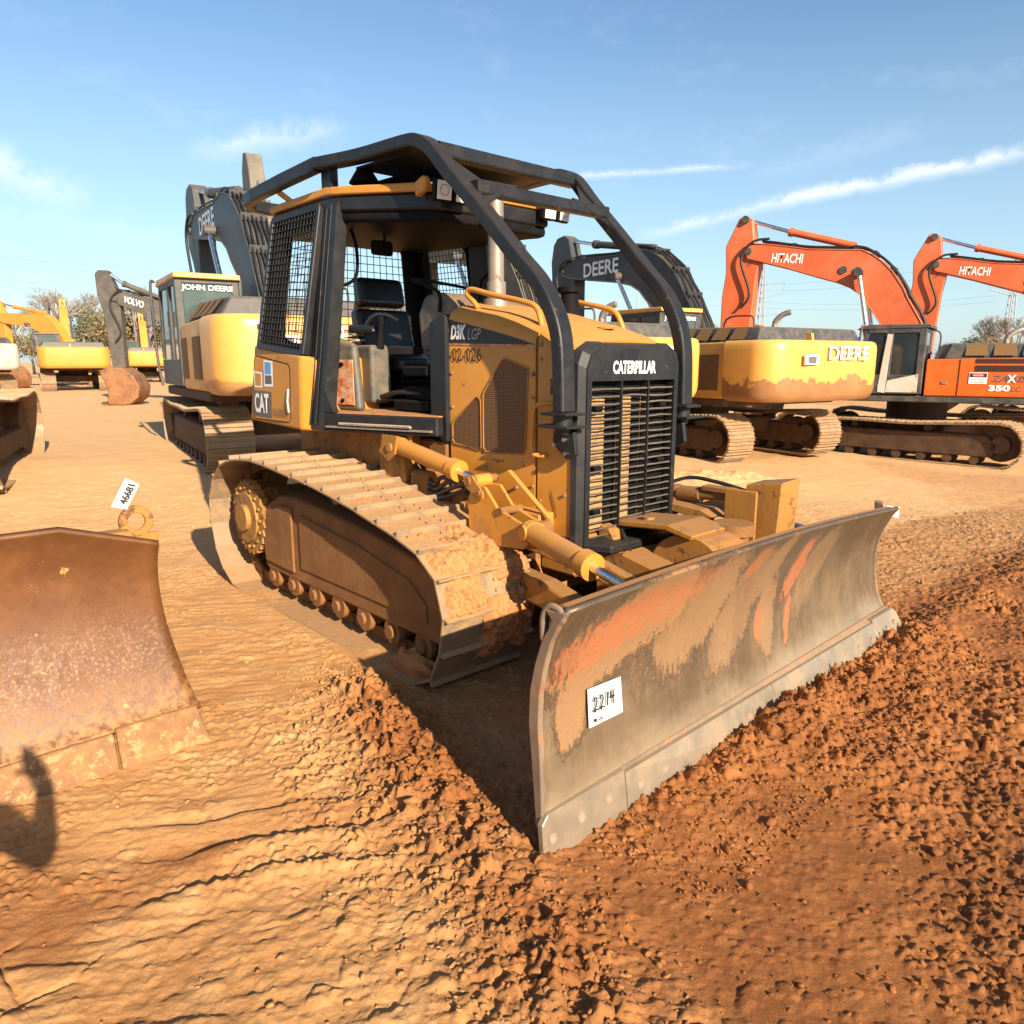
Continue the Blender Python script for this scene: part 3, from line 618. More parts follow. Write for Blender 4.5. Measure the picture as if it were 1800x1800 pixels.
def window_wall(Q, inset, rad, th, parent, name='window_surround', mat=None):
    """panel with a rounded opening; inset = (left, right, bottom, top) as fractions"""
    Q = [Vector(q) for q in Q]; n = (Q[1]-Q[0]).cross(Q[3]-Q[0]).normalized()*th
    l, r, bo, t = inset; hole = []; outer = []
    for (cx, cy, a0) in ((r, t, 0), (l, t, 90), (l, bo, 180), (r, bo, 270)):
        for k in range(6):
            a = R(a0+90*k/5); sx = rad[0]; sy = rad[1]
            px = cx+(-sx if cx == r else sx)+sx*math.cos(a); py = cy+(-sy if cy == t else sy)+sy*math.sin(a); hole.append((px, py))
            # matching point on the outer border
            dx, dy = math.cos(a), math.sin(a); m = max(abs(dx), abs(dy)); ox = (1 if cx == r else 0) if k in (1, 2, 3, 4) else None
            outer.append((1 if cx == r else 0, 1 if cy == t else 0) if 0 < k < 5 else ((1 if cx == r else 0, py) if (k == 0) == (a0 in (0, 180)) else (px, 1 if cy == t else 0)))
    m = len(hole); H = [quadpt(Q, *h) for h in hole]; O = [quadpt(Q, *h) for h in outer]
    vs = H+O+[p+n for p in H]+[p+n for p in O]; fs = []
    for i in range(m):
        j = (i+1) % m; fs += [(i, j, m+j, m+i), (2*m+i, 3*m+i, 3*m+j, 2*m+j), (i, 2*m+i, 2*m+j, j), (m+i, m+j, 3*m+j, 3*m+i)]
    mb = MB(); mb.add(vs, fs); return mb.build(name, mat or M_blackdark, parent)
def mesh_screen(Q, nu, nv, r, parent, off, name='wire_mesh', mat=None):
    Q = [Vector(q)+Vector(off) for q in Q]; mb = MB()
    for k in range(nu+1): mb.cyl(quadpt(Q, k/nu, 0), quadpt(Q, k/nu, 1), r, 5)
    nn = Vector(off).normalized()*r*1.6
    for k in range(nv+1): mb.cyl(quadpt(Q, 0, k/nv)+nn, quadpt(Q, 1, k/nv)+nn, r, 5)
    return mb.build(name, mat or M_black, parent)
def bar_frame(Q, hw, hh, parent, name, mat):
    Q = [Vector(q) for q in Q]; mb = MB(); n = (Q[1]-Q[0]).cross(Q[3]-Q[0]).normalized()
    for a, c in ((0, 1), (1, 2), (2, 3), (3, 0)): mb.tube([Q[a], Q[c]], 0, sect=(hw, hh), up=n)
    return mb.build(name, mat, parent, bevel=.004)
for s in (-1, 1):
    Q = [(-3.78, s*.79, 1.80), (-3.10, s*.79, 1.735), (-3.05, s*.64, 2.68), (-3.74, s*.64, 2.68)]
    Qi = [(x, y-s*.05, z) for x, y, z in Q]
    window_wall(Qi, (.12, .96, .05, .88), (.10, .08), .03, CAB)
    fr = bar_frame([(x, y+s*.012, z) for x, y, z in Q], .022, .026, CAB, 'screen_frame', M_black)
    mesh_screen(Q, 15, 20, .0032, fr, (0, s*.03, 0))
    b = MB(); b.box(-3.83, -3.79, s*.78-.02, s*.78+.02, 1.92, 1.96); b.box(-3.80, -3.76, s*.665-.02, s*.665+.02, 2.46, 2.50); b.build('hinge', M_stack, fr)
Q = [(-3.80, -.78, 1.80), (-3.80, .78, 1.80), (-3.76, .64, 2.68), (-3.76, -.64, 2.68)]
window_wall(Q, (.10, .84, .03, .93), (.08, .08), .03, CAB)
mesh_screen([(-3.80, -.56, 1.80), (-3.80, .56, 1.80), (-3.76, .50, 2.64), (-3.76, -.50, 2.64)], 17, 14, .0034, CAB, (-.04, 0, 0))
for s in (-1, 1):
    b = MB(); b.hexa([(-3.82, s*.80, 1.78), (-3.72, s*.80, 1.78), (-3.72, s*.70, 1.78), (-3.82, s*.70, 1.78)], [(-3.78, s*.66, 2.70), (-3.68, s*.66, 2.70), (-3.68, s*.58, 2.70), (-3.78, s*.58, 2.70)]); b.build('corner_post', M_blackdark, CAB, bevel=.01)
def slope_roof(mb): mb.v = [(x, y, z-.09*max(0, (x+2.95)/.93)) for x, y, z in mb.v]
rf = [(-3.84, -.62), (-3.80, -.66), (-2.95, -.67), (-2.80, -.64), (-2.12, -.50), (-2.02, -.44), (-2.02, .44), (-2.12, .50), (-2.80, .64), (-2.95, .67), (-3.80, .66), (-3.84, .62)]
b = MB(); b.xy(rf, 2.738, 2.79); slope_roof(b); RF = b.build('roof', M_cat, CAB, bevel=.012, seg=2)
b = MB(); b.xy([(x*.995-.01, y*.975) for x, y in rf], 2.64, 2.732); slope_roof(b); b.build('roof_rail', M_black, RF, bevel=.012)
b = MB(); b.xy([(x*.99-.03, y*.955) for x, y in rf], 2.575, 2.645); slope_roof(b); b.build('headliner', M_blackdark, RF, bevel=.03, seg=2)
b = MB(); b.xy([(-3.6, -.45), (-2.4, -.38), (-2.4, .38), (-3.6, .45)], 2.80, 2.84); b.cyl((-2.75, -.5, 2.80), (-2.75, -.5, 2.88), .10, 16, .05); b.build('roof_vent', M_blackdark, RF, bevel=.02, seg=2)
b = MB(); b.box(-3.02, -2.90, -.66, -.60, 2.72, 2.93); b.build('guard_bracket', M_black, RF, bevel=.006)
for k, (y, a) in enumerate(((-.49, -6), (-.36, 4), (.36, 0), (.49, 6))):
    b = MB(); b.box(-.05, 0, -.056, .056, -.06, .06); M = Matrix.Translation((-1.93, y, 2.635)) @ Matrix.Rotation(R(a), 4, 'Z') @ Matrix.Rotation(R(8), 4, 'Y')
    l = b.build('work_light', M_blackdark, RF, bevel=.008); l.matrix_local = M
    c = MB(); c.box(.0005, .006, -.047, .047, -.050, .050); c.build('lamp_glass', M_lens, l, bevel=.006)
    c = MB(); c.tube([(.007, .030*math.cos(i*.7), .030*math.sin(i*.7)) for i in range(9)], .0015, 4, closed=True); c.build('lens_ring', M_grey, l)
b = MB(); b.xz([(-2.12, 2.70), (-2.04, 2.725), (-2.01, 2.70), (-2.03, 2.64), (-2.12, 2.62)], -.56, -.52); b.build('lamp_bracket', M_cat, RF, bevel=.008)
# interior
b = MB(); b.xz([(-2.16, 1.30), (-2.16, 1.92), (-2.02, 1.97), (-1.985, 1.95), (-1.985, 1.20), (-2.05, 1.20)], -.455, .455); b.build('cowl', M_black, CAB, bevel=.012)
for y0, y1 in ((-.42, -.16), (.05, .38)):
    b = MB(); b.xz([(-2.30, 1.75), (-2.33, 1.98), (-2.26, 2.09), (-2.13, 2.10), (-2.0, 2.02), (-2.0, 1.75)], y0, y1); b.build('dashboard', M_grey, CAB, bevel=.04, seg=3)
b = MB(); b.tube(smooth_path([(-2.08, -.43, 1.98), (-2.10, -.42, 2.10), (-2.45, -.36, 2.20), (-2.50, -.1, 2.20), (-2.30, .12, 2.14), (-2.10, .2, 2.06)], 5), .011, 6); b.build('grab_rail', M_blackdark, CAB)
b = MB(); b.tube(smooth_path([(-2.86, .52, 1.95), (-2.80, .50, 2.2), (-2.74, .47, 2.28), (-2.62, .44, 2.32)], 5), .011, 6); b.build('grab_rail', M_blackdark, CAB)
b = MB(); b.tube(smooth_path([(-3.10, -.50, 2.66), (-3.03, -.46, 2.58), (-2.98, -.44, 2.44), (-2.99, -.45, 2.25), (-3.1, -.52, 2.19)], 5), .012, 7); b.build('grab_rail', M_blackdark, CAB)
b = MB(); b.box(-.03, .02, -.085, .085, -.05, .05); o = b.build('rear_mirror', M_blackdark, CAB, bevel=.02, seg=2); o.location = (-3.05, -.19, 2.47); b = MB(); b.tube([(-3.05, -.17, 2.5), (-3.08, -.15, 2.62)], .01, 6); b.build('mirror_stem', M_blackdark, CAB)
b = MB(); b.cyl((-3.95, .17, 2.10), (-3.95, .17, 2.22), .07, 14, .055); b.cyl((-3.95, .17, 2.22), (-3.95, .17, 2.27), .055, 14, .01); b.build('air_precleaner', M_rust, CAB)
b = MB(); b.box(-3.16, -3.10, -.70, .70, 1.36, 1.80); b.box(-3.12, -2.85, .42, .72, 1.36, 1.72); b.build('bulkhead', M_blackdark, CAB, bevel=.01)
# seat
SE = empty('seat', (-.16, .02, 0)); SE.parent = CAB
def cushion(name, prof, y0, y1, mat=M_seat, bev=.035):
    mb = MB(); mb.xz(prof, y0, y1); return mb.build(name, mat, SE, bevel=bev, seg=4)
cushion('headrest', [(-3.34, 2.08), (-3.36, 2.31), (-3.24, 2.31), (-3.19, 2.10)], -.20, .20, bev=.045)
cushion('backrest', [(-3.30, 1.72), (-3.34, 2.07), (-3.22, 2.08), (-3.12, 1.74)], -.235, .235)
cushion('seat_cushion', [(-3.20, 1.62), (-3.18, 1.74), (-2.72, 1.74), (-2.62, 1.70), (-2.64, 1.62)], -.25, .25)
cushion('seat_piping', [(-3.245, 1.795), (-3.25, 1.805), (-3.05, 1.80), (-3.05, 1.79)], -.24, .24, M_grey, .004)
b = MB()
for k in range(5): b.box(-3.15+.01*(k % 2), -2.70-.01*(k % 2), -.2+.01*(k % 2), .2-.01*(k % 2), 1.40+k*.042, 1.435+k*.042)
b.build('suspension', M_blackdark, SE, bevel=.01)
for s in (-1, 1):
    b = MB(); b.xz([(-3.08, 1.88), (-3.08, 1.95), (-2.76, 1.93), (-2.74, 1.88)], s*.36-.05, s*.36+.05); b.build('armrest', M_seat, SE, bevel=.03, seg=3)
    b = MB(); b.box(-3.02, -2.7, s*.37-.085, s*.37+.085, 1.40, 1.80); b.build('console', M_grey, SE, bevel=.03, seg=2)
    b = MB(); b.cyl((-2.72, s*.37, 1.78), (-2.70, s*.37, 1.90), .035, 12, .02); b.cyl((-2.70, s*.37, 1.90), (-2.69, s*.365, 1.99), .022, 10, .03); b.build('joystick', M_blackdark, SE)
for k in range(4):
    b = MB(); b.cyl((-3.02+.0, -.37, 1.81+.02*k), (-3.02, -.37, 1.825+.02*k), .065-.004*k, 16); b.build('bellows', M_stack if k % 2 else M_blackdark, SE)
b = MB(); b.tube(smooth_path([(-3.1, -.30, 1.85), (-2.95, -.28, 2.0), (-2.9, -.2, 2.02), (-2.86, -.12, 1.98)], 5), .014, 6); b.build('belt_buckle', M_stack, SE)
# sill box with rusty plate
b = MB(); b.hexa([(-3.06, -.66, 1.36), (-2.75, -.60, 1.36), (-2.77, -.53, 1.36), (-3.06, -.53, 1.36)], [(-3.06, -.64, 1.84), (-2.82, -.59, 1.80), (-2.84, -.53, 1.80), (-3.06, -.53, 1.86)]); CB = b.build('sill_box', M_grey, CAB, bevel=.035, seg=3)
b = MB(); b.hexa([(-3.005, -.659, 1.40), (-2.79, -.618, 1.40), (-2.79, -.610, 1.40), (-3.005, -.650, 1.40)], [(-3.0, -.652, 1.70), (-2.80, -.614, 1.70), (-2.80, -.606, 1.70), (-3.0, -.645, 1.70)]); PL = b.build('cover_plate', M_rust, CB, bevel=.003)
b = MB()
for z in (1.43, 1.67): b.cyl((-2.90, -.630, z), (-2.898, -.648, z), .014, 8)
b.build('bolt', M_blackdark, PL)
b = MB()
rs = random.Random(3)
for k in range(10):
    x0 = rs.uniform(-2.6, -2.4); y0 = rs.uniform(-.42, .1); z0 = rs.uniform(1.385, 1.46); b.tube(smooth_path([(x0-.25, y0, z0), (x0, y0+rs.uniform(-.08, .08), z0+rs.uniform(-.06, .08)), (x0+.28, y0+rs.uniform(-.1, .1), z0+rs.uniform(-.05, .05))], 4), rs.uniform(.008, .018), 6)
b.build('hoses', M_hose, CAB)
b = MB(); b.box(-2.62, -2.22, -.42, .42, 1.37, 1.44); b.box(-2.55, -2.2, -.38, -.1, 1.44, 1.52); b.box(-2.5, -2.2, .05, .35, 1.44, 1.50); b.box(-2.45, -2.18, -.46, .46, 1.60, 1.66); b.build('pedal_box', M_blackdark, CAB, bevel=.01)
b = MB(); b.box(-3.70, -3.66, .36, .46, 1.98, 2.06); b.build('yellow_sticker', M_cat, CAB); b = MB(); b.box(-3.70, -3.655, .36, .46, 1.88, 1.97); b.build('white_sticker', M_white, CAB)

# engine hood
def hood_loop(x, zt, zs, w=.43):
    side = [(w, .78), (w, zs-.045), (w-.012, zs-.02), (w-.04, zs+.008), (w-.10, zs+(zt-zs)*.45), (w-.22, zs+(zt-zs)*.85), (0, zt)]
    return [(x, y, z) for y, z in side]+[(x, -y, z) for y, z in side[::-1][1:]]
b = MB(); b.loft([hood_loop(-1.985, 2.045, 1.985), hood_loop(-1.6, 1.985, 1.93), hood_loop(-1.245, 1.90, 1.845)], closed=False, caps=False, sm=False)
HD = b.build('hood', M_cat, DOZ)
for p in HD.data.polygons: p.use_smooth = True
md = HD.modifiers.new('thick', 'SOLIDIFY'); md.thickness = .02
md = HD.modifiers.new('es', 'EDGE_SPLIT'); md.split_angle = R(35)
b = MB(); b.loft([hood_loop(-1.225, 1.895, 1.84), hood_loop(-1.1, 1.86, 1.80), hood_loop(-.965, 1.80, 1.73)], closed=False, caps=False)
HF = b.build('hood_front', M_cat, DOZ)
for p in HF.data.polygons: p.use_smooth = True
md = HF.modifiers.new('thick', 'SOLIDIFY'); md.thickness = .02
md = HF.modifiers.new('es', 'EDGE_SPLIT'); md.split_angle = R(35)
b = MB(); b.box(-1.97, -1.0, -.39, .39, .80, 1.70); b.build('engine_block', M_blackdark, HD)
for s in (-1, 1):
    b = MB(); b.add([(x, s*.4325, z) for x, z in ((-1.985, 1.795), (-1.245, 1.775), (-1.40, 1.815), (-1.6, 1.858), (-1.8, 1.898), (-1.985, 1.932))], [(0, 1, 2, 3, 4, 5)]); b.build('side_decal', M_ltr_black, HD)
    b = MB(); b.add([(x, s*.4325, z) for x, z in ((-1.985, 1.785), (-1.235, 1.765), (-1.235, 1.775), (-1.985, 1.795))], [(0, 1, 2, 3)]); b.build('decal_line', M_rust, HD)
    for poly in (((-1.48, 1.705), (-1.295, 1.655), (-1.30, 1.62), (-1.318, 1.22), (-1.335, 1.19), (-1.65, 1.175), (-1.672, 1.20), (-1.672, 1.50), (-1.655, 1.53), (-1.505, 1.70)), ((-1.70, 1.475), (-1.695, 1.45), (-1.692, 1.20), (-1.71, 1.18), (-1.94, 1.20), (-1.96, 1.22), (-1.96, 1.315), (-1.94, 1.345), (-1.73, 1.49))):
        b = MB(); b.xz(poly, s*.4295, s*.4325); v_ = b.build('vent_grille', M_perf, HD)
        e = MB(); e.tube([(x, s*.433, z) for x, z in poly], .005, 5, closed=True); e.build('vent_rim', M_catdirty, v_)
ys = -.4335
text_obj('model_lettering', 'D3K', M_ltr_white, HD, (-1.965, ys, 1.815), (1, 0, -.01), (0, 0, 1), .085, .145, bold=.045, shear=.25)
text_obj('model_lettering', 'LGP', M_ltr_grey, HD, (-1.805, ys, 1.812), (1, 0, -.01), (0, 0, 1), .062, .12, shear=.25)
text_obj('fleet_number', '-02-026', M_ltr_black, HD, (-1.985, ys, 1.69), (1, 0, -.005), (0, 0, 1), .075, .30)
b = MB(); b.add([(x, ys, z) for x, z in ((-1.13, 1.52), (-1.06, 1.52), (-1.06, 1.60), (-1.13, 1.60))], [(0, 1, 2, 3)]); b.build('small_decal', M_ltr_black, HF)
text_obj('small_logo', 'CAT', M_ltr_grey, HF, (-1.12, ys, 1.565), (1, 0, 0), (0, 0, 1), .018, .045, ext=.003)
b = MB(); b.add([(x, ys, z) for x, z in ((-1.10, 1.41), (-1.045, 1.41), (-1.045, 1.48), (-1.07, 1.50), (-1.10, 1.49))], [(0, 1, 2, 3, 4)]); b.build('blue_decal', M_blue, HF)
b = MB(); b.tube(smooth_path([(-1.10, -.44, 1.475), (-1.155, -.475, 1.475), (-1.205, -.48, 1.44), (-1.215, -.48, 1.34)], 5), .011, 8); b.tube(smooth_path([(-1.215, -.48, 1.34), (-1.225, -.48, 1.24), (-1.205, -.475, 1.205), (-1.15, -.44, 1.20)], 5), .014, 8); b.build('grab_handle', M_cat, HF)
b = MB(); b.cyl((-1.38, -.435, 1.0), (-1.38, -.455, 1.0), .010, 8); b.cyl((-1.255, -.43, 1.625), (-1.255, -.455, 1.625), .012, 8); b.cyl((-1.55, -.43, 1.13), (-1.55, -.445, 1.13), .008, 8); b.build('latch', M_stack, HD)
for q, (x, z) in enumerate(((-1.96, 1.62), (-1.96, 1.42), (-1.96, 1.24), (-1.26, 1.50), (-1.26, 1.28), (-1.26, 1.02), (-1.20, .95), (-1.20, 1.70), (-1.02, 1.0), (-1.9, 1.10), (-1.65, 1.09))):
    b = MB(); b.cyl((x, -.43, z), (x, -.440, z), .009, 6); b.build('bolt', M_stack, HD)
for pts in (((-1.12, 1.03), (-1.105, .98), (-1.09, .94), (-1.075, .87), (-1.085, .87), (-1.10, .93), (-1.118, .98)), ((-1.16, .90), (-1.13, .84), (-1.12, .81), (-1.128, .81), (-1.145, .85))):
    b = MB(); b.add([(x, -.4336, z) for x, z in pts], [tuple(range(len(pts)))]); b.build('scratch', M_under, HF)
b = MB(); b.box(-1.60, -1.50, -.437, -.430, 1.132, 1.140); b.build('door_trim', M_catdirty, HD)
for s in (-1, 1):
    b = MB(); b.tube(smooth_path([(-1.83, s*.33, 1.99), (-1.87, s*.33, 2.03), (-1.93, s*.33, 2.075), (-1.90, s*.33, 2.105), (-1.7, s*.33, 2.06), (-1.45, s*.33, 2.01), (-1.34, s*.33, 1.97), (-1.29, s*.34, 1.87)], 4), .016, 8); b.build('handrail', M_cat, HD)
b = MB(); b.cyl((-1.90, -.13, 1.98), (-1.90, -.13, 2.06), .085, 20, .075); b.build('stack_collar', M_stack, HD)
b = MB(); b.cyl((-1.90, -.13, 2.02), (-1.905, -.13, 2.62), .048, 20); b.cyl((-1.90, -.13, 2.05), (-1.90, -.13, 2.16), .058, 20); b.cyl((-1.905, -.13, 2.60), (-1.905, -.13, 2.67), .043, 18); b.build('exhaust_stack', M_stack, HD)
b = MB(); b.cyl((-1.62, .22, 1.96), (-1.62, .22, 2.10), .055, 16); b.cyl((-1.62, .22, 2.10), (-1.62, .22, 2.13), .075, 16); b.build('air_intake', M_blackdark, HD)
b = MB(); b.cyl((-1.12, -.02, 1.862), (-1.12, -.02, 1.872), .05, 18); b.build('filler_cap', M_catdirty, HF)
# grille guard
cl = [(.355, .735), (.355, 1.75)]
def gl(x, w, top, bot=.735): return [(x, -w, bot), (x, -w, top-.10), (x, -w+.03, top-.035), (x, -w+.10, top), (x, w-.10, top), (x, w-.03, top-.035), (x, w, top-.10), (x, w, bot)]
b = MB(); A = gl(-.975, .437, 1.79); B = gl(-.945, .425, 1.775); C_ = gl(-.925, .385, 1.755)
b.loft([A, B, C_], closed=False, caps=False); 
b.add([(-.925, -.385, .735), (-.925, -.35, .735), (-.925, -.35, 1.59), (-.925, .35, 1.59), (-.925, .35, .735), (-.925, .385, .735), (-.925, .385, 1.655), (-.925, .355, 1.72), (-.925, .285, 1.755), (-.925, -.285, 1.755), (-.925, -.355, 1.72), (-.925, -.385, 1.655)], [(0, 1, 2, 11), (3, 4, 5, 6), (11, 2, 3, 6), (11, 6, 7, 10), (7, 8, 9, 10)])
b.add([(-.925, -.35, .735), (-.975, -.35, .735), (-.975, -.35, 1.59), (-.925, -.35, 1.59)], [(0, 1, 2, 3)]); b.add([(-.925, .35, .735), (-.975, .35, .735), (-.975, .35, 1.59), (-.925, .35, 1.59)], [(3, 2, 1, 0)]); b.add([(-.925, -.35, 1.59), (-.975, -.35, 1.59), (-.975, .35, 1.59), (-.925, .35, 1.59)], [(0, 1, 2, 3)])
GR = b.build('radiator_guard', M_black, DOZ); md = GR.modifiers.new('thick', 'SOLIDIFY'); md.thickness = .008
b = MB(); b.box(-1.0, -.99, -.34, .34, .80, 1.60); b.build('radiator_core', M_radiator, GR)
b = MB()
for y0, y1 in ((-.35, -.33), (-.165, -.075), (.055, .12), (.29, .35)): b.box(-.989, -.981, y0, y1, .78, 1.6)
b.box(-.988, -.9805, -.35, .35, 1.51, 1.6); b.box(-.987, -.980, .14, .30, .8, 1.5); b.build('radiator_frame', M_blackdark, GR)
rs = random.Random(11)
for k in range(21):
    z = 1.55-k*.0388; mb = MB()
    for (y0, y1) in ((-.348, -.115), (-.105, .112), (.122, .348)):
        pts = []; n = 7; d = rs.uniform(-.006, .006) if rs.random() < .5 else 0
        for i in range(n): t = i/(n-1); pts.append((-.945+rs.uniform(-.002, .002), y0+(y1-y0)*t, z+d*math.sin(math.pi*t)+rs.uniform(-.0012, .0012)))
        lo = [(p[0]-.004, p[1], p[2]-.006) for p in pts]; hi = [(p[0]+.018, p[1], p[2]+.003) for p in pts]
        mb.loft([[ (l[0]-.012, l[1], l[2]-.009), (h[0], h[1], h[2]-.009), (h[0], h[1], h[2]), (l[0], l[1], l[2]+.0)] for l, h in zip(lo, hi)], closed=True)
    mb.build('grille_slat', M_armdk, GR)
b = MB()
for y in (-.110, .117): b.tube([(-.935, y, 1.59), (-.932, y+.002, 1.3), (-.934, y+.004, 1.0), (-.933, y, .76)], 0, sect=(.018, .0045), up=(0, 1, 0))
b.box(-.96, -.925, -.35, .35, .735, .752); b.build('grille_bar', M_black, GR)
for z in (1.45, 1.13, .90):
    b = MB(); b.cyl((-.95, -.30, z), (-.95, -.245, z), .022, 10); b.cyl((-.95, .245, z), (-.95, .30, z), .022, 10); b.build('hinge_pin', M_blackdark, GR)
text_obj('maker_lettering', 'CATERPILLAR', M_ltr_white, GR, (-.917, -.19, 1.625), (0, 1, .0), (0, 0, 1), .068, .36, bold=.035)
b = MB(); b.xy([(-1.35, -.40), (-.93, -.36), (-.80, -.30), (-.80, .30), (-.93, .36), (-1.35, .40)], .70, .745); b.build('bottom_guard', M_black, GR, bevel=.01)

# brush guard (sweeps)
BG = empty('brush_guard', (0, 0, 0)); BG.parent = DOZ
for s in (-1, 1):
    P = [(-.962, .505, 1.445), (-.972, .505, 1.70), (-.995, .505, 1.84), (-1.05, .51, 1.965), (-1.14, .52, 2.09), (-1.27, .53, 2.21), (-1.52, .545, 2.455), (-1.77, .565, 2.69), (-1.865, .572, 2.79), (-1.935, .578, 2.85), (-2.03, .582, 2.893), (-2.12, .585, 2.905), (-2.24, .59, 2.91), (-2.6, .62, 2.915), (-2.99, .695, 2.925)]
    b = MB(); b.tube(smooth_path([(x, s*y, z) for x, y, z in P], 3), 0, sect=(.036, .050), up=(0, 1, 0)); lg = b.build('guard_leg', M_black, BG, bevel=.005)
    P = [(-2.99, .695, 2.925), (-3.45, .72, 2.895), (-3.88, .735, 2.865), (-4.02, .72, 2.855), (-4.12, .64, 2.845), (-4.14, .5, 2.84), (-4.14, .0, 2.84)]
    b = MB(); b.tube([(x, s*y, z) for x, y, z in P], 0, sect=(.034, .045), up=(0, 0, 1)); b.build('guard_rear_tube', M_black, BG, bevel=.005)
    b = MB(); b.tube([(-4.12, s*.45, 2.83), (-3.82, s*.42, 2.77)], 0, sect=(.02, .03)); b.tube([(-3.6, s*.72, 2.88), (-3.55, s*.60, 2.79)], 0, sect=(.03, .015)); b.build('guard_bracket', M_cat, BG)
    b = MB(); b.box(-1.06, -.88, s*.505-.07, s*.505+.07, 1.425, 1.440); b.cyl((-.97, s*.505, 1.375), (-.97, s*.505, 1.425), .05, 14); b.box(-1.10, -.87, s*.50-.075, s*.50+.085, 1.362, 1.375); b.cyl((-.97, s*.505, 1.33), (-.97, s*.505, 1.36), .04, 12)
    b.build('mount_plate', M_black, BG, bevel=.003)
    b = MB(); b.xz([(-1.06, 1.345), (-.92, 1.345), (-.90, 1.23), (-.93, 1.205), (-.97, 1.20), (-1.05, 1.26), (-1.065, 1.29)], s*.452, s*.480); mp_ = b.build('mount_bracket', M_black, BG, bevel=.004)
    c = MB()
    for x, z in ((-.975, 1.30), (-1.045, 1.27), (-.965, 1.23)): c.cyl((x, s*.478, z), (x, s*.495, z), .013, 6)
    c.build('bolt', M_chrome, mp_)
b = MB(); b.tube([(-1.92, -.55, 2.835), (-1.92, .55, 2.835)], 0, sect=(.04, .04)); b.build('cross_tube', M_black, BG, bevel=.005)
b = MB(); b.tube([(-1.62, -.53, 2.595), (-1.62, .53, 2.595)], 0, sect=(.035, .035)); b.build('cross_tube', M_black, BG, bevel=.005)
for s in (-1, 1):
    b = MB(); b.add([(-1.62, s*.22, 2.635), (-1.60, s*.30, 2.60), (-1.55, s*.50, 2.50), (-1.88, s*.53, 2.80), (-1.72, s*.40, 2.66), (-1.66, s*.30, 2.645)], [(0, 1, 2, 3, 4, 5)]); g_ = b.build('gusset_plate', M_black, BG); md = g_.modifiers.new('t', 'SOLIDIFY'); md.thickness = .012
b = MB(); b.xy([(-2.05, -.52), (-2.05, .52), (-2.75, .56), (-2.75, -.56)], 2.875, 2.89); b.build('top_plate', M_black, BG, bevel=.003)
# blade linkage and cylinders
def cylinder(name, p0, p1, p2, r, rr, parent, mat, rodmat=None):
    b = MB(); p0, p1, p2 = Vector(p0), Vector(p1), Vector(p2); d = (p1-p0).normalized()
    b.cyl(p0, p1, r, 20); b.cyl(p1-d*r*1.1, p1+d*.012, r*1.22, 20); b.cyl(p0-d*r*.3, p0+d*r*.5, r*1.1, 20)
    side = d.cross(Vector((0, 0, 1))).normalized(); b.cyl(p0-side*r*1.1, p0+side*r*1.1, r*.75, 12)
    c = b.build(name, mat, parent)
    b = MB(); b.cyl(p1, p2, rr, 14); rd = b.build('piston_rod', rodmat or M_chrome, c)
    b = MB(); b.cyl(p2-side*r*1.0, p2+side*r*1.0, r*.7, 14); b.cyl(p2-side*r*1.25, p2+side*r*1.25, r*.35, 10); b.build('rod_eye', mat, c)
    return c
for s in (-1, 1):
    cylinder('lift_cylinder', (-2.32, s*.58, 1.165), (-1.70, s*.60, 1.075), (-1.49, s*.605, 1.045), .052, .020, DOZ, M_cat)
    cylinder('angle_cylinder', (-1.03, s*.66, .84), (-.52, s*.775, .785), (-.175 if s < 0 else -.27, s*.84, .74), .054, .022, DOZ, M_cat)
    b = MB(); b.xz([(-2.42, 1.235), (-2.25, 1.235), (-2.28, 1.12), (-2.36, 1.07), (-2.44, 1.12)], s*.64-.008, s*.64+.008); b.xz([(-2.42, 1.235), (-2.25, 1.235), (-2.28, 1.12), (-2.36, 1.07), (-2.44, 1.12)], s*.53-.008, s*.53+.008); b.cyl((-2.33, s*.66, 1.16), (-2.33, s*.51, 1.16), .028, 12); b.build('cylinder_bracket', M_catdirty, DOZ, bevel=.003)
    b = MB()
    for yy in (.665, .555): b.xz([(-1.52, .80), (-1.52, .96), (-1.47, 1.03), (-1.38, 1.03), (-1.28, .93), (-1.13, .885), (-1.02, .86), (-1.01, .80), (-1.08, .74), (-1.5, .70)], s*yy-.009, s*yy+.009)
    b.box(-1.5, -1.1, s*.48-.06, s*.48+.06, .72, .90); LA = b.build('lift_yoke', M_cat, DOZ, bevel=.004)
    b = MB(); b.xz([(-1.53, 1.075), (-1.46, 1.085), (-1.37, 1.0), (-1.37, .965), (-1.43, .965), (-1.53, 1.02)], s*.69-.007, s*.69+.007); 
    b.build('link_plate', M_catdirty, LA, bevel=.004)
    b = MB(); b.cyl((-1.49, s*.71, 1.05), (-1.49, s*.50, 1.05), .024, 12); b.cyl((-1.40, s*.71, .995), (-1.40, s*.68, .995), .016, 10); b.cyl((-1.25, s*.685, .915), (-1.25, s*.53, .915), .022, 12); b.cyl((-1.05, s*.70, .835), (-1.05, s*.52, .835), .045, 16); b.build('pivot_pin', M_under, LA)
    b = MB(); b.xz([(-1.37, 1.10), (-1.355, 1.108), (-1.04, .89), (-1.04, .872)], s*.50, s*.53); b.build('guide_plate', M_cat, LA)
    b = MB(); b.tube([(-1.55, s*.50, .52), (-1.0, s*.56, .50), (-.55, s*.62, .42), (-.25, s*.66, .36)], 0, sect=(.055, .075)); b.tube([(-1.35, s*.50, .76), (-.7, s*.50, .68), (-.45, s*.50, .62)], 0, sect=(.03, .05)); b.build('push_arm', M_catdirty, DOZ, bevel=.01)
b = MB()
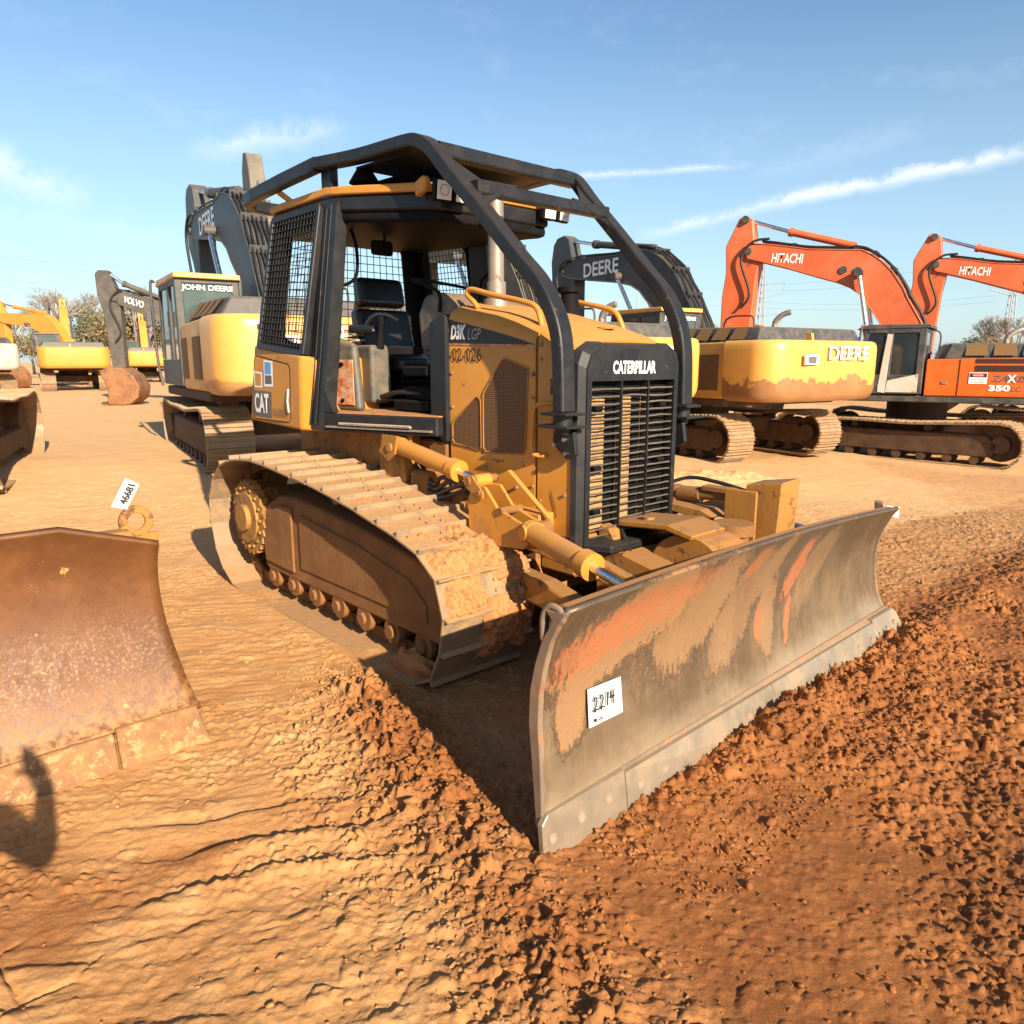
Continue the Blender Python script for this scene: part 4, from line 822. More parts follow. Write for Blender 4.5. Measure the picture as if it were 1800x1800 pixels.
for k in range(4): b.tube(smooth_path([(-2.3, -.46-.02*k, 1.08-.04*k), (-2.0, -.56, .96-.03*k), (-1.85+.06*k, -.60, 1.02-.02*k), (-1.68+.03*k, -.58, .98), (-1.60+.02*k, -.54, .80), (-1.58+.03*k, -.46, .66)], 6), .014, 7)
b.build('hydraulic_hoses', M_hose, DOZ)
b = MB(); b.box(-2.25, -2.05, -.56, -.42, .86, 1.02); b.box(-2.0, -1.85, -.52, -.42, .80, .93); b.cyl((-2.2, -.54, .9), (-1.9, -.54, .84), .04, 10); b.build('valve_block', M_under, DOZ, bevel=.015)
# C-frame nose
b = MB(); b.xz([(-.98, .34), (-.98, .62), (-.80, .70), (-.30, .60), (-.22, .45), (-.22, .30)], -.22, .22); CF = b.build('push_frame', M_catdirty, DOZ, bevel=.015)
b = MB(); hump = [(-.76, .45)]+[(-.50-.25*math.cos(R(a)), .58+.24*math.sin(R(a))) for a in range(0, 181, 12)]+[(-.22, .45)]
b.xz(hump, -.06, .22); b.build('nose_cover', M_catdirty, CF, bevel=.008)
b = MB(); b.xz([(-.96, .80), (-.95, .835), (-.60, .865), (-.44, .83), (-.46, .80), (-.62, .83)], -.10, .22); b.cyl((-.80, .0, .84), (-.80, .0, .862), .035, 14); b.build('top_plate', M_catdirty, CF, bevel=.008)
b = MB(); b.xz([(-1.0, .40), (-1.0, .82), (-.92, .80), (-.72, .50)], -.18, -.10); b.xz([(-1.0, .40), (-1.0, .82), (-.92, .80), (-.72, .50)], .24, .32); b.build('ear_plate', M_catdirty, CF, bevel=.008)
b = MB(); b.cyl((-.46, .30, .40), (-.46, .30, .80), .085, 18); b.cyl((-.46, .30, .78), (-.46, .30, .84), .11, 18); b.build('pivot_post', M_under, CF)
b = MB(); b.box(-.60, -.40, .42, .435, .35, 1.00); b.hexa([(-.56, .44, .42), (-.30, .44, .42), (-.30, .64, .42), (-.56, .64, .42)], [(-.515, .50, 1.02), (-.30, .50, 1.05), (-.28, .66, 1.065), (-.50, .66, 1.03)]); b.build('guard_box', M_catdirty, CF, bevel=.012)
b = MB(); b.cyl((-.95, .50, .915), (-.80, .50, .925), .045, 14); b.cyl((-.82, .50, .925), (-.50, .52, .955), .034, 12); b.box(-.78, -.55, .46, .54, .955, .985); b.cyl((-.98, .50, .87), (-.98, .50, .96), .04, 12); b.cyl((-.86, .46, .925), (-.86, .55, .925), .02, 8); b.build('tilt_link', M_under, CF, bevel=.004)
b = MB(); b.xz([(-1.1, .84), (-1.08, .88), (-.72, .86), (-.64, .83), (-.70, .80)], .38, .58); b.cyl((-.76, .48, .70), (-.76, .48, .86), .06, 14); b.build('link_bracket', M_catdirty, CF, bevel=.006)
b = MB(); b.tube(smooth_path([(-1.15, .45, .9), (-.95, .55, 1.0), (-.75, .56, 1.0), (-.55, .56, .97)], 5), .012, 6); b.tube(smooth_path([(-1.05, .0, .75), (-.9, -.1, .78), (-.7, -.2, .6), (-.5, -.3, .5)], 5), .013, 6); b.build('hydraulic_hose', M_hose, CF)

# ---- blades
def blade_material(name, seed, rusty):
    m = bpy.data.materials.new(name); m.use_nodes = True; nt = m.node_tree; N = nt.nodes.new; L = nt.links.new; b = nt.nodes['Principled BSDF']
    tc = N('ShaderNodeTexCoord'); sp = N('ShaderNodeSeparateXYZ'); L(tc.outputs['Object'], sp.inputs[0])
    def noise(sc, det=7, ro=.65, st=(1, 1, 1), dist=0):
        mp = N('ShaderNodeMapping'); mp.inputs['Scale'].default_value = st; mp.inputs['Location'].default_value = (seed, seed*1.7, 0); L(tc.outputs['Object'], mp.inputs[0])
        n = N('ShaderNodeTexNoise'); n.inputs['Scale'].default_value = sc; n.inputs['Detail'].default_value = det; n.inputs['Roughness'].default_value = ro; n.inputs['Distortion'].default_value = dist; L(mp.outputs[0], n.inputs[0]); return n.outputs['Fac']
    def rng(v, a, b_, c=0, d=1):
        r = N('ShaderNodeMapRange'); r.interpolation_type = 'SMOOTHSTEP'; r.inputs[1].default_value = a; r.inputs[2].default_value = b_; r.inputs[3].default_value = c; r.inputs[4].default_value = d; L(v, r.inputs[0]); return r.outputs[0]
    def op(o, a, b_=None, c=None, cl=False):
        q = N('ShaderNodeMath'); q.operation = o; q.use_clamp = cl
        for i, v in enumerate((a, b_, c)):
            if v is None: continue
            if isinstance(v, (int, float)): q.inputs[i].default_value = v
            else: L(v, q.inputs[i])
        return q.outputs[0]
    def mx(f, a, b_):
        x = N('ShaderNodeMix'); x.data_type = 'RGBA'; L(f, x.inputs[0])
        for i, v in ((6, a), (7, b_)):
            if isinstance(v, tuple): x.inputs[i].default_value = (*v, 1)
            else: L(v, x.inputs[i])
        return x.outputs[2]
    y, z = sp.outputs[1], sp.outputs[2]
    if not rusty:
        steel = mx(rng(noise(2.2), .35, .68), (.125, .088, .052), (.20, .146, .09))
        streaks = rng(noise(7, 8, .7, (1, 3.2, .55), .6), .48, .62)
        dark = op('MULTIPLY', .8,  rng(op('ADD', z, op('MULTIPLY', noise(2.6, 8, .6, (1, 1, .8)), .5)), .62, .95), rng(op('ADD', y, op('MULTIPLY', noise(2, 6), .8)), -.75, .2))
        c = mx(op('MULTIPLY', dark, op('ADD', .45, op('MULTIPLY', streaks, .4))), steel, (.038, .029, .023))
        c = mx(op('MULTIPLY', streaks, .4), c, (.28, .165, .075))
        # bare abraded band at the foot of the blade
        c = mx(op('MULTIPLY', rng(op('SUBTRACT', z, op('MULTIPLY', noise(3), .3)), .18, -.05), .7), c, (.36, .28, .185))
        # smear of clay along the upper right end and down the middle: each smear a slanted ellipse
        hf = op('MULTIPLY', op('SUBTRACT', noise(34, 6, .8, (1, 1.6, .6)), .5), .9); dn = op('ADD', op('SUBTRACT', noise(5, 9, .7), .5), hf); dn2 = op('ADD', op('SUBTRACT', noise(9, 9, .7, (1, 1.3, .7)), .5), hf)
        def ell(cy, cz, ry, rz, sl, k=1.0, nz=dn):
            a = op('SUBTRACT', y, cy); bz = op('SUBTRACT', z, cz); a2 = op('DIVIDE', op('MULTIPLY_ADD', bz, -sl, a), ry); b2 = op('DIVIDE', bz, rz)
            r = op('SQRT', op('ADD', op('MULTIPLY', a2, a2), op('MULTIPLY', b2, b2))); r = op('MULTIPLY_ADD', nz, 1.5, r); return rng(r, 1.12, .80, 0, k)
        tanm = ell(-1.05, .74, .42, .22, 1.1, .8)
        for e in ((-.62, .66, .34, .26, .6, .65), (-.28, .56, .20, .30, .5, .5), (-.02, .70, .12, .22, .9, .5), (.06, .46, .11, .22, .1, .55), (.55, .62, .16, .24, .5, .35), (-1.40, .52, .12, .20, .3, .8)):
            tanm = op('MAXIMUM', tanm, ell(*e))
        c = mx(op('MULTIPLY', tanm, .85), c, (.30, .15, .055))
        redm = ell(-1.22, .74, .28, .12, 1.6, .7, dn2)
        for e in ((-.80, .78, .20, .10, 1.5, .5), (-.18, .80, .07, .08, .6, .5), (.34, .66, .10, .17, .5, .75), (.30, .40, .04, .14, .2, .7), (-.02, .44, .05, .10, 0, .6)): redm = op('MAXIMUM', redm, ell(*e, nz=dn2))
        c = mx(op('MULTIPLY', redm, rng(noise(16, 8, .75), .3, .6, .35, 1)), c, (.37, .105, .032))
        L(c, b.inputs['Base Color']); mud = op('MAXIMUM', tanm, redm)
        L(op('SUBTRACT', .75, op('MULTIPLY', op('SUBTRACT', 1.0, mud, cl=True), .75)), b.inputs['Metallic']) if False else None
        met = op('MULTIPLY', op('SUBTRACT', 1.0, mud, cl=True), .38); L(met, b.inputs['Metallic'])
        L(op('MULTIPLY_ADD', mud, .4, rng(noise(20), .3, .7, .36, .55)), b.inputs['Roughness'])
        bp = N('ShaderNodeBump'); bp.inputs['Strength'].default_value = .8; bp.inputs['Distance'].default_value = .012; L(op('MULTIPLY', mud, op('ADD', .6, noise(28, 8, .75))), bp.inputs['Height'])
        bp2 = N('ShaderNodeBump'); bp2.inputs['Strength'].default_value = .12; bp2.inputs['Distance'].default_value = .004; L(noise(45, 6, .6, (1, 3, .5)), bp2.inputs['Height']); L(bp.outputs[0], bp2.inputs['Normal']); L(bp2.outputs[0], b.inputs['Normal'])
    else:
        rust = mx(rng(noise(3), .35, .68), (.105, .038, .010), (.165, .064, .019))
        n_ = noise(75, 5, .7)
        sun_glint = op('MULTIPLY', rng(op('ABSOLUTE', op('SUBTRACT', op('ADD', z, op('MULTIPLY', noise(1.5), .25)), .56)), .24, .03), rng(n_, .50, .64))  # tan specks across mid-blade: specular highlights painted into the colour
        c = mx(op('MULTIPLY', sun_glint, .65), rust, (.31, .20, .11))
        c = mx(op('MULTIPLY', rng(z, .42, .12), rng(noise(30, 8, .7), .38, .6)), c, (.33, .165, .06))
        c = mx(rng(noise(14, 9, .62), .66, .70), c, (.42, .22, .08))
        L(c, b.inputs['Base Color']); L(op('MULTIPLY', sun_glint, .6), b.inputs['Metallic']); L(rng(noise(30), .3, .7, .42, .66), b.inputs['Roughness'])
        bp = N('ShaderNodeBump'); bp.inputs['Strength'].default_value = .35; bp.inputs['Distance'].default_value = .004; L(noise(60, 8, .75), bp.inputs['Height']); L(bp.outputs[0], b.inputs['Normal'])
    MATS[name] = m; return m
M_blade = blade_material('worn_blade_steel', 3.1, False)
M_edgebolt = paint('worn_bolt', (.30, .25, .19), .5, (.42, .2, .09), .6, .2, 30, metal=.4)
M_edge = paint('polished_edge_steel', (.34, .285, .21), .42, (.40, .24, .12), .5, .2, 4, wear=(.45, .22, .10), wearamt=.05, metal=.6, bump=.15, streak=.2)
M_bladeend = paint('blade_end_steel', (.20, .15, .11), .6, (.40, .24, .12), .5, .6, 5, metal=.3, wear=(.35, .13, .05), wearamt=.3, bump=.3)
M_rblade = blade_material('rusted_blade_steel', 9.4, True)
M_redge = paint('dusty_rusted_edge', (.20, .09, .032), .7, (.40, .215, .08), .7, .5, 8, metal=.1, wear=(.42, .22, .09), wearamt=.45, bump=.4)
PR = [(-.01, .10), (-.004, .15), (-.008, .25), (-.014, .36), (-.025, .48), (-.020, .60), (0, .70), (.030, .80), (.068, .87), (.098, .915)]
PL_ = [(-.07, .10), (-.11, .15), (-.155, .22), (-.185, .33), (-.195, .45), (-.19, .56), (-.17, .64), (-.14, .71), (-.115, .76), (-.085, .80)]
YR, YL = -1.575, 1.575
def bprof(y, k):
    t = (y-YR)/(YL-YR); a, c = PR[k], PL_[k]; zz = a[1]*(1-t)+c[1]*t
    if k == len(PR)-1 or k > 5: zz += .035*math.sin(math.pi*min(1, t*1.0))*(k-5)/4
    if k > 5: zz -= .10*max(0, (t-.93)/.07)*0
    return a[0]*(1-t)+c[0]*t, zz
def make_blade():
    P2 = [smooth_path([(bprof(y, k)[0], y, bprof(y, k)[1]) for k in range(len(PR))], 4) for y in np.linspace(YR, YL, 41)]
    nj = len(P2[0]); V = [tuple(v) for row in P2 for v in row]; F = [(i*nj+j, (i+1)*nj+j, (i+1)*nj+j+1, i*nj+j+1) for i in range(40) for j in range(nj-1)]
    B = npmesh('blade', V, F, M_blade, DOZ, smooth=True); md = B.modifiers.new('t', 'SOLIDIFY'); md.thickness = .022; md.offset = -1
    # back structure
    def sweep(name, off, mat, y0=YR+.02, y1=YL-.05):
        loops = []
        for y in np.linspace(y0, y1, 12):
            x, z = bprof(y, len(PR)-1); loops.append([(x+a, y, z+c) for a, c in off])
        mb = MB(); mb.loft(loops); return mb.build(name, mat, B)
    sweep('top_channel', [(-.012, -.008), (-.028, .008), (-.055, .010), (-.085, -.004), (-.10, -.03), (-.115, -.075), (-.10, -.08), (-.085, -.045), (-.07, -.025), (-.04, -.03)], M_catdirty)
    sweep('back_beam', [(-.22, -.42), (-.36, -.45), (-.36, -.66), (-.22, -.70)], M_catdirty, -1.3, 1.3)
    for y0, pr, nm in ((YR, PR, -1), (YL-.0, PL_, 1)):
        fr = [(x, z) for x, z in pr]; bk = [(x-.030-.022*math.sin(math.pi*i/9), z) for i, (x, z) in enumerate(pr)]
        bk[-1] = (pr[-1][0]-.10, pr[-1][1]-.01)
        mb = MB(); mb.xz(fr+bk[::-1], y0-.012, y0+.012); mb.build('end_plate', M_bladeend, B, bevel=.005)
    cap = MB(); x, z = bprof(YR, 9); cap.tube(smooth_path([(x-.115, YR+.0, z-.12), (x-.115, YR+.0, z-.04), (x-.085, YR+.0, z+.002), (x-.035, YR+.0, z-.006), (x-.03, YR+.0, z-.035), (x-.07, YR+.0, z-.05), (x-.075, YR+.0, z-.10)], 5), .012, 8); cap.build('end_curl', M_bladeend, B)
    ear = MB(); x, z = bprof(YL, 9); ear.xz([(x-.10, z-.12), (x-.12, z+.05), (x-.06, z+.045), (x-.03, z-.02)], YL-.10, YL-.06); ear.build('corner_lug', M_bladeend, B, bevel=.01)
    # cutting edge in four bolted lengths
    segs = [(-1.605, -1.155, .165, .0), (-1.150, -.005, .150, .004), (0, 1.24, .150, .004), (1.245, 1.605, .165, .0)]
    for (a, c, h, o) in segs:
        mb = MB(); n = 2
        def xb(y, z): t = (y+1.575)/3.15; return .012-(z/.16)*(.015+.075*t)
        r = .03 if o == 0 else 0
        fl_ = -1 if a < -1.5 else (1 if c > 1.5 else 0)
        out = [(a, -.03), (c, -.03), (c, h-(r if fl_ > 0 else 0)), (c-(r if fl_ > 0 else 0), h), (a+(r if fl_ < 0 else 0), h), (a, h-(r if fl_ < 0 else 0))]
        mb.hexa([(xb(y, z)+.016, y, z) for y, z in out], [(xb(y, z)-.010, y, z) for y, z in out]); e = mb.build('cutting_edge', M_edge, B, bevel=.003)
        bo = MB(); L_ = c-a; k = 3 if L_ < .5 else 7
        for i in range(k):
            y = a+L_*(i+.5)/k + (0 if k > 3 else -.03); z = .075+(.0 if k > 3 else .01*i); x = xb(y, z)+.015
            bo.cyl((x, y, z), (x+.005, y, z+.001), .019, 12)
            bo.cyl((x+.003, y, z), (x+.0055, y, z+.001), .011, 6)
        bo.build('bolt', M_edgebolt, e)
    seam = MB(); seam.loft([[(bprof(y, 0)[0]+.003, y, .148), (bprof(y, 1)[0]+.004, y, .166), (bprof(y, 1)[0]-.01, y, .166), (bprof(y, 0)[0]-.01, y, .148)] for y in np.linspace(-1.57, 1.57, 12)]); seam.build('dirt_line', M_bladeend, B)
    # lot card taped to the face
    Z1 = Vector((.0, 0, 1)); q = [(-.018, -1.338, .392), (-.029, -1.134, .384), (-.034, -1.148, .530), (-.024, -1.344, .542)]
    mb = MB(); mb.add(q, [(0, 1, 2, 3)]); t = mb.build('lot_card', M_paper, B); md = t.modifiers.new('t', 'SOLIDIFY'); md.thickness = .002
    hw = MB(); o_ = Vector((-.0102, -1.322, .450)); ux = Vector((-.055, 1, -.03)); uy = Vector((-.045, -.02, 1))
    two = [(0, .75), (.3, 1), (.6, .95), (.68, .7), (.4, .35), (.05, .1), (.18, 0), (.45, .16), (.95, .1)]
    for dx, st in ((0, two), (.036, two), (.072, [(.3, 1.0), (.25, .1)]), (.096, [(.1, .95), (.1, .5), (.95, .56)]), (.096, [(.68, 1.0), (.66, .05)])):
        hw.tube([o_+ux*(dx+u*.028)+uy*(v*.056) for u, v in st], .0031, 5)
    hw.build('handwriting', M_paperink, t)
    text_obj('print', '●  Lot', M_paperink, t, (-.019, -1.315, .408), (-.055, 1, -.03), (-.04, -.03, 1), .014, .05, bold=.03, ext=.007)
    x, z = bprof(YL, 9); mb = MB(); mb.add([(x-.10, YL-.05, z+.02), (x-.07, YL+.10, z-.01), (x-.06, YL+.16, z-.02), (x-.06, YL+.165, z-.09), (x-.065, YL+.09, z-.075), (x-.09, YL-.06, z-.02)], [(0, 1, 4, 5), (1, 2, 3, 4)]); t2 = mb.build('paper_tag', M_paper, B); md = t2.modifiers.new('t', 'SOLIDIFY'); md.thickness = .002
    return B
BLADE = make_blade()

# ---- second bulldozer at lower left: only its blade reaches into the frame
D2c = Vector((-1.369, 3.097, 0))
RB = empty('bulldozer', D2c, DA, label='second bulldozer cut by the left edge, only its wide rusty blade in view', cat='bulldozer')
RP = [(-.055, .150), (-.09, .185), (-.125, .25), (-.165, .35), (-.20, .45), (-.222, .54), (-.228, .64), (-.218, .74), (-.185, .84), (-.145, .905)]
def make_rblade():
    ysb = np.concatenate([np.linspace(-3.6, -.47, 24), np.linspace(-.44, -.10, 8)])
    rows = []
    for y in ysb:
        t = max(0, (y+.47)/.37); top = 1.025-.118*t; P_ = smooth_path([(x, 0, z) for x, z in RP], 4)
        rows.append([(p.x, y+(0.085*max(0, (1-abs(p.z-.15)/.75))**2 if y > -.2 else 0), .15+(p.z-.15)*(top-.15)/(.905-.15)) for p in P_])
    nj = len(rows[0]); V = [v for r_ in rows for v in r_]; F = [(i*nj+j, (i+1)*nj+j, (i+1)*nj+j+1, i*nj+j+1) for i in range(len(rows)-1) for j in range(nj-1)]
    B = npmesh('blade', V, F, M_rblade, RB, smooth=True); md = B.modifiers.new('t', 'SOLIDIFY'); md.thickness = .025; md.offset = -1
    for a, c, h in ((-.375, .0, .165), (-1.55, -.385, .150), (-3.3, -1.56, .150)):
        mb = MB(); q = [(a, -.02), (c, -.02), (c-(.04 if c == 0 else 0), h), (a, h)]
        mb.hexa([(.018-z*.35, y, z) for y, z in q], [(-.008-z*.35, y, z) for y, z in q]); mb.build('cutting_edge', M_redge, B, bevel=.004)
    mb = MB(); mb.box(-.50, -.28, -3.4, -.3, .45, .72); mb.box(-.36, -.24, -3.5, -.16, .80, .96); mb.build('back_beam', M_catdirty, B, bevel=.02)
    lg = MB(); c = Vector((-.33, -.135, .985)); n = 28; th = .012
    ring = lambda r, y: [(c.x+r*math.cos(2*math.pi*k/n), y, c.z+r*math.sin(2*math.pi*k/n)) for k in range(n)]
    # the eye plate stands square to the view of the yard: ring in the y-z plane
    ring = lambda r, x: [(c.x+x, c.y+r*math.cos(2*math.pi*k/n), c.z+r*math.sin(2*math.pi*k/n)) for k in range(n)]
    lg.loft([ring(.072, -th), ring(.072, th), ring(.038, th), ring(.038, -th), ring(.072, -th)], caps=False, sm=False); lg.box(c.x-th, c.x+th, c.y-.06, c.y+.085, c.z-.16, c.z-.058)
    l = lg.build('lifting_eye', M_catdirty, B, bevel=.004)
    q = [(-.32, -.232, 1.065), (-.32, -.170, 1.045), (-.33, -.105, 1.150), (-.33, -.160, 1.185)]
    mb = MB(); mb.add(q, [(0, 1, 2, 3)]); t = mb.build('lot_card', M_paper, l); md = t.modifiers.new('t', 'SOLIDIFY'); md.thickness = .002
    up = (Vector(q[3])-Vector(q[0])).normalized(); rt = (Vector(q[1])-Vector(q[0])).normalized()
    text_obj('print', '46681', M_ltr_black, t, tuple(Vector(q[1])-rt*.012+up*.022), tuple(up), tuple(-rt), .034, .095, bold=.035, ext=.005)
make_rblade()
# the unseen body behind that blade
TP2 = [(x-.2, z) for x, z in TP]
b = MB(); b.box(-4.2, -1.2, -2.05, -1.2, .38, 1.2); b.xz([(-2.2, 1.2), (-2.2, 2.0), (-1.2, 1.75), (-1.2, .75), (-2.2, .75)], -2.05, -1.2); b.build('hull', M_cat, RB, bevel=.03)
for yy in (-2.45, -.82): b = MB(); b.xz([(-1.5, .02), (-1.2, .3), (-1.25, .7), (-3.3, .98), (-4.1, .8), (-4.1, .25), (-3.8, .02)], yy-.3, yy+.3); b.build('track', M_under, RB, bevel=.03)

# ------------------------------------------------------------------ excavators
BOOM_D = dict(boom=[(4.81, 4.33), (4.44, 4.42), (3.84, 4.42), (2.72, 4.35), (1.97, 4.41), (1.48, 4.3), (1.1, 4.08), (.76, 3.8), (.53, 3.49), (.29, 3.17), (.0, 2.7), (-.25, 2.2), (-.3, 1.5), (.5, 1.5), (.80, 2.1), (.98, 2.55), (1.26, 2.99), (1.61, 3.24), (1.86, 3.47), (2.17, 3.62), (2.69, 3.73), (4.3, 3.94), (4.73, 4.02), (4.98, 4.1), (5.0, 4.3)],
    arm=[(5.27, 5.07), (4.96, 5.11), (4.75, 5.0), (4.60, 4.52), (4.45, 4.16), (4.45, 2.95), (4.5, 1.7), (4.8, 1.7), (4.95, 3.2), (5.19, 3.58), (5.49, 3.9), (5.53, 4.49), (5.43, 4.92)],
    rod=[(4.9, 4.98), (3.85, 4.76)], barrel=[(3.85, 4.76), (1.61, 4.40)], lift=[(2.55, 3.85), (1.0, 1.6)], pin=[(4.97, 4.2)], text=[(4.0, 4.29), (2.63, 3.87)])
BOOM_H = dict(boom=[(3.69, 4.85), (3.41, 4.81), (2.56, 4.64), (1.71, 4.56), (1.42, 4.54), (1.2, 4.43), (.97, 4.26), (.74, 4.02), (.5, 3.67), (.37, 3.41), (.07, 2.91), (-.1, 2.2), (-.1, 1.4), (.65, 1.4), (.7, 2.4), (.9, 2.92), (1.13, 3.25), (1.33, 3.54), (1.6, 3.73), (1.96, 3.89), (2.42, 4.04), (3.09, 4.27), (3.72, 4.46), (3.98, 4.53), (4.11, 4.73), (4.0, 4.86)],
    arm=[(4.27, 5.5), (4.14, 5.57), (3.95, 5.46), (3.88, 4.95), (3.72, 4.46), (3.79, 3.99), (3.85, 2.98), (3.9, 1.75), (4.45, 1.75), (4.61, 2.94), (4.61, 3.64), (4.54, 4.23), (4.58, 4.86)],
    rod=[(3.95, 5.41), (3.1, 5.11)], barrel=[(3.1, 5.11), (1.59, 4.66)], lift=[(1.41, 4.03), (1.02, 2.2)], pin=[(3.99, 4.7), (1.77, 4.12), (1.46, 4.08), (4.1, 5.45)], text=[(3.42, 4.62), (2.69, 4.34)])
BOOM_V = dict(boom=[(5.54, 3.62), (5.34, 3.58), (4.62, 3.42), (4.2, 3.3), (3.6, 3.0), (3.0, 2.5), (2.2, 1.9), (1.0, 1.6), (.3, 1.7), (.3, 1.1), (1.6, 1.1), (2.8, 1.5), (3.6, 2.0), (4.0, 2.5), (4.54, 2.78), (4.91, 2.97), (5.49, 3.2), (5.64, 3.41)],
    arm=[(6.05, 4.26), (5.78, 4.26), (5.62, 3.86), (5.5, 3.41), (5.48, 2.95), (5.5, 2.07), (5.5, 1.20), (5.9, 1.15), (5.95, 1.95), (6.02, 2.95), (6.15, 3.5), (6.16, 4.14)],
    rod=[(5.82, 4.19), (5.38, 3.87)], barrel=[(5.38, 3.87), (4.3, 3.42)], lift=[(4.0, 2.7), (1.6, 1.2)], pin=[(5.6, 3.38)], text=[(5.36, 3.48), (4.74, 3.22)])
def excavator(label, loc, heading, theading, body, boomd, boom_mat, cw_mat, texts=(), S=1.0, cabx=(-.4, 1.25), caby=(.5, 1.5), boomlat=0.0, group='excavators parked in rows in the yard', cab_mat=None, bucket=True, cabz=2.78, tlen=4.4, detail=True, black_base=False, hoses=True, arm_mat=None, zs=1.0, vents=True, hoodmat=None, boom_th=.44, bodyz=(1.12, 2.08), cw_text=None, arm_text=None, boom_heading=None):
    """heading is in degrees left of straight away from the camera"""
    zg = float(base_z(np.array([loc[0]]), np.array([loc[1]]))[0])
    root = empty('excavator', (loc[0], loc[1], zg), R(90+heading), label=label, cat='excavator', group=group)
    z0, z1 = bodyz; M_ = cab_mat or M_dgrey; w = 1.5*S; tail = -3.0*S
    # undercarriage
    da = R(theading-heading); T = Matrix.Rotation(da, 4, 'Z'); tw = .62*S; TL = tlen*S
    path = oval_track(TL, .88, .03)
    if area(path) < 0: path = path[::-1]
    for s in (-1, 1):
        mb = MB(); fr = track_frames(path, .19)
        for p, tg, l in fr: shoe_mb(mb, l, tw, .030, .03, double=True, M=T@frame_matrix(p, tg, s*1.2*S))
        tr = mb.build('track', M_shoe, root)
        mb = MB(); yc = s*1.2*S; mb.xz([(-TL/2+.55, .20), (-TL/2+.45, .45), (-TL/2+.7, .62), (TL/2-.7, .62), (TL/2-.5, .42), (TL/2-.55, .20)], yc-.2*S, yc+.2*S, M=T); mb.build('track_frame', M_underdark, tr, bevel=.02)
        for e in (-1, 1):
            mb = MB(); cx = e*(TL/2-.42); mb.cyl((cx, yc-.12, .45), (cx, yc+.12, .45), .33, 20, M=T); mb.cyl((cx, yc-.24, .45), (cx, yc+.24, .45), .17, 16, M=T); mb.build('drive_sprocket' if e < 0 else 'idler_wheel', M_underdark, tr)
        for k in range(8): mb = MB(); cx = -TL/2+.85+k*(TL-1.7)/7; mb.cyl((cx, yc-.22, .13), (cx, yc+.22, .13), .09, 10, M=T); mb.build('track_roller', M_underdark, tr)
        for k in (-.8, .7): mb = MB(); mb.cyl((k, yc-.15, .70), (k, yc+.15, .70), .07, 10, M=T); mb.build('carrier_roller', M_underdark, tr)
    mb = MB(); mb.box(-1.0, 1.0, -1.05*S, 1.05*S, .42, .72, M=T); mb.cyl((0, 0, .7), (0, 0, z0-.1), .62, 28); mb.build('carbody', M_underdark, root, bevel=.02)
    # upper structure
    mb = MB(); mb.box(-2.0*S, 1.35*S, -w+.05, w-.05, z0-.14, z0+.0); mb.box(-2.0*S, 1.3*S, -.45, .45, z0-.02, z0+.3); mb.build('deck_frame', M_dgrey if black_base else M_underdark, root, bevel=.02)
    cw = MB(); k = .46*S; arc = [(tail+.03+k-k*math.sin(R(a)), w-k+k*math.cos(R(a))) for a in range(0, 91, 11)]; out = [(-1.95*S, -w)]+[(x, -y) for x, y in arc]+[(tail-.03, -.35*w), (tail-.045, 0), (tail-.03, .35*w)]+arc[::-1]+[(-1.95*S, w)]
    def ring(sc, z, dx=0): return [(-1.95*S+(x+1.95*S)*sc+dx*(x < -2.2*S), y*(1-(1-sc)*.5), z) for x, y in out]
    cw.loft([ring(.90, z0-.03), ring(.955, z0+.02), ring(.985, z0+.09), ring(1.0, z0+.19), ring(1.0, z1-.16), ring(.992, z1-.08), ring(.97, z1-.025), ring(.93, z1)], sm=True)
    CW = cw.build('counterweight', cw_mat, root); md = CW.modifiers.new('e', 'EDGE_SPLIT'); md.split_angle = R(50)
    if cw_text:
        tx, mt, tw_, th_ = cw_text; text_obj('lettering', tx, mt, CW, (tail-.075, .28, z1-.34), (0, -1, 0), (0, 0, 1), th_, tw_, bold=.012, ext=.008)
        mb = MB(); mb.box(tail-.078, tail-.05, .55, .92, z1-.42, z1-.25); mb.build('notice_sticker', M_white, CW); mb = MB(); mb.box(tail-.082, tail-.05, .62, .84, z1-.40, z1-.28); mb.build('notice_print', M_ltr_dgrey, CW)
    for s in (-1, 1):
        x1 = cabx[0]-.04 if s > 0 else .2
        mb = MB(); mb.xz([(-1.94*S, z0), (-1.94*S, z1-.02), (x1, z1-.05), (x1, z0)], s*(w-.02), s*(w-.6)); sp_ = mb.build('side_panel', body, root, bevel=.03, seg=2)
        if vents:
            v0 = -1.84*S; v1 = x1-.08; m_ = (v0+v1)/2
            for a, c, zz0, zz1 in ((v0, m_-.10, z0+.15, z1-.24), (m_-.02, m_+.15, z0+.15, z0+.38), (m_-.02, m_+.15, z1-.45, z1-.24), (m_+.24, v1, z0+.15, z1-.24), (v0, m_-.10, z1-.20, z1-.10)):
                if c-a < .05 or (x1-v0 < 1.7 and (c-a < .2 or zz0 > z1-.3)): continue
                mb = MB(); mb.xz([(a, zz0), (a, zz1), (c, zz1), (c, zz0)], s*(w-.015), s*(w-.021)+0); mb.build('vent_panel', M_vent, sp_)
    # engine hood, louvred at the sides
    zt = z1+.27; hm = hoodmat or M_dgrey
    mb = MB(); mb.hexa([(-2.55*S, -w+.12, z1-.05), (-2.55*S, w-.12, z1-.05), (-.55, w-.10, z1-.05), (-.1, -w+.15, z1-.05)], [(-2.46*S, -w+.26, zt-.03), (-2.46*S, w-.30, zt-.03), (-.65, w-.28, zt), (-.2, -w+.3, zt)]); EH = mb.build('engine_hood', hm, root, bevel=.04, seg=2)
    mb = MB()
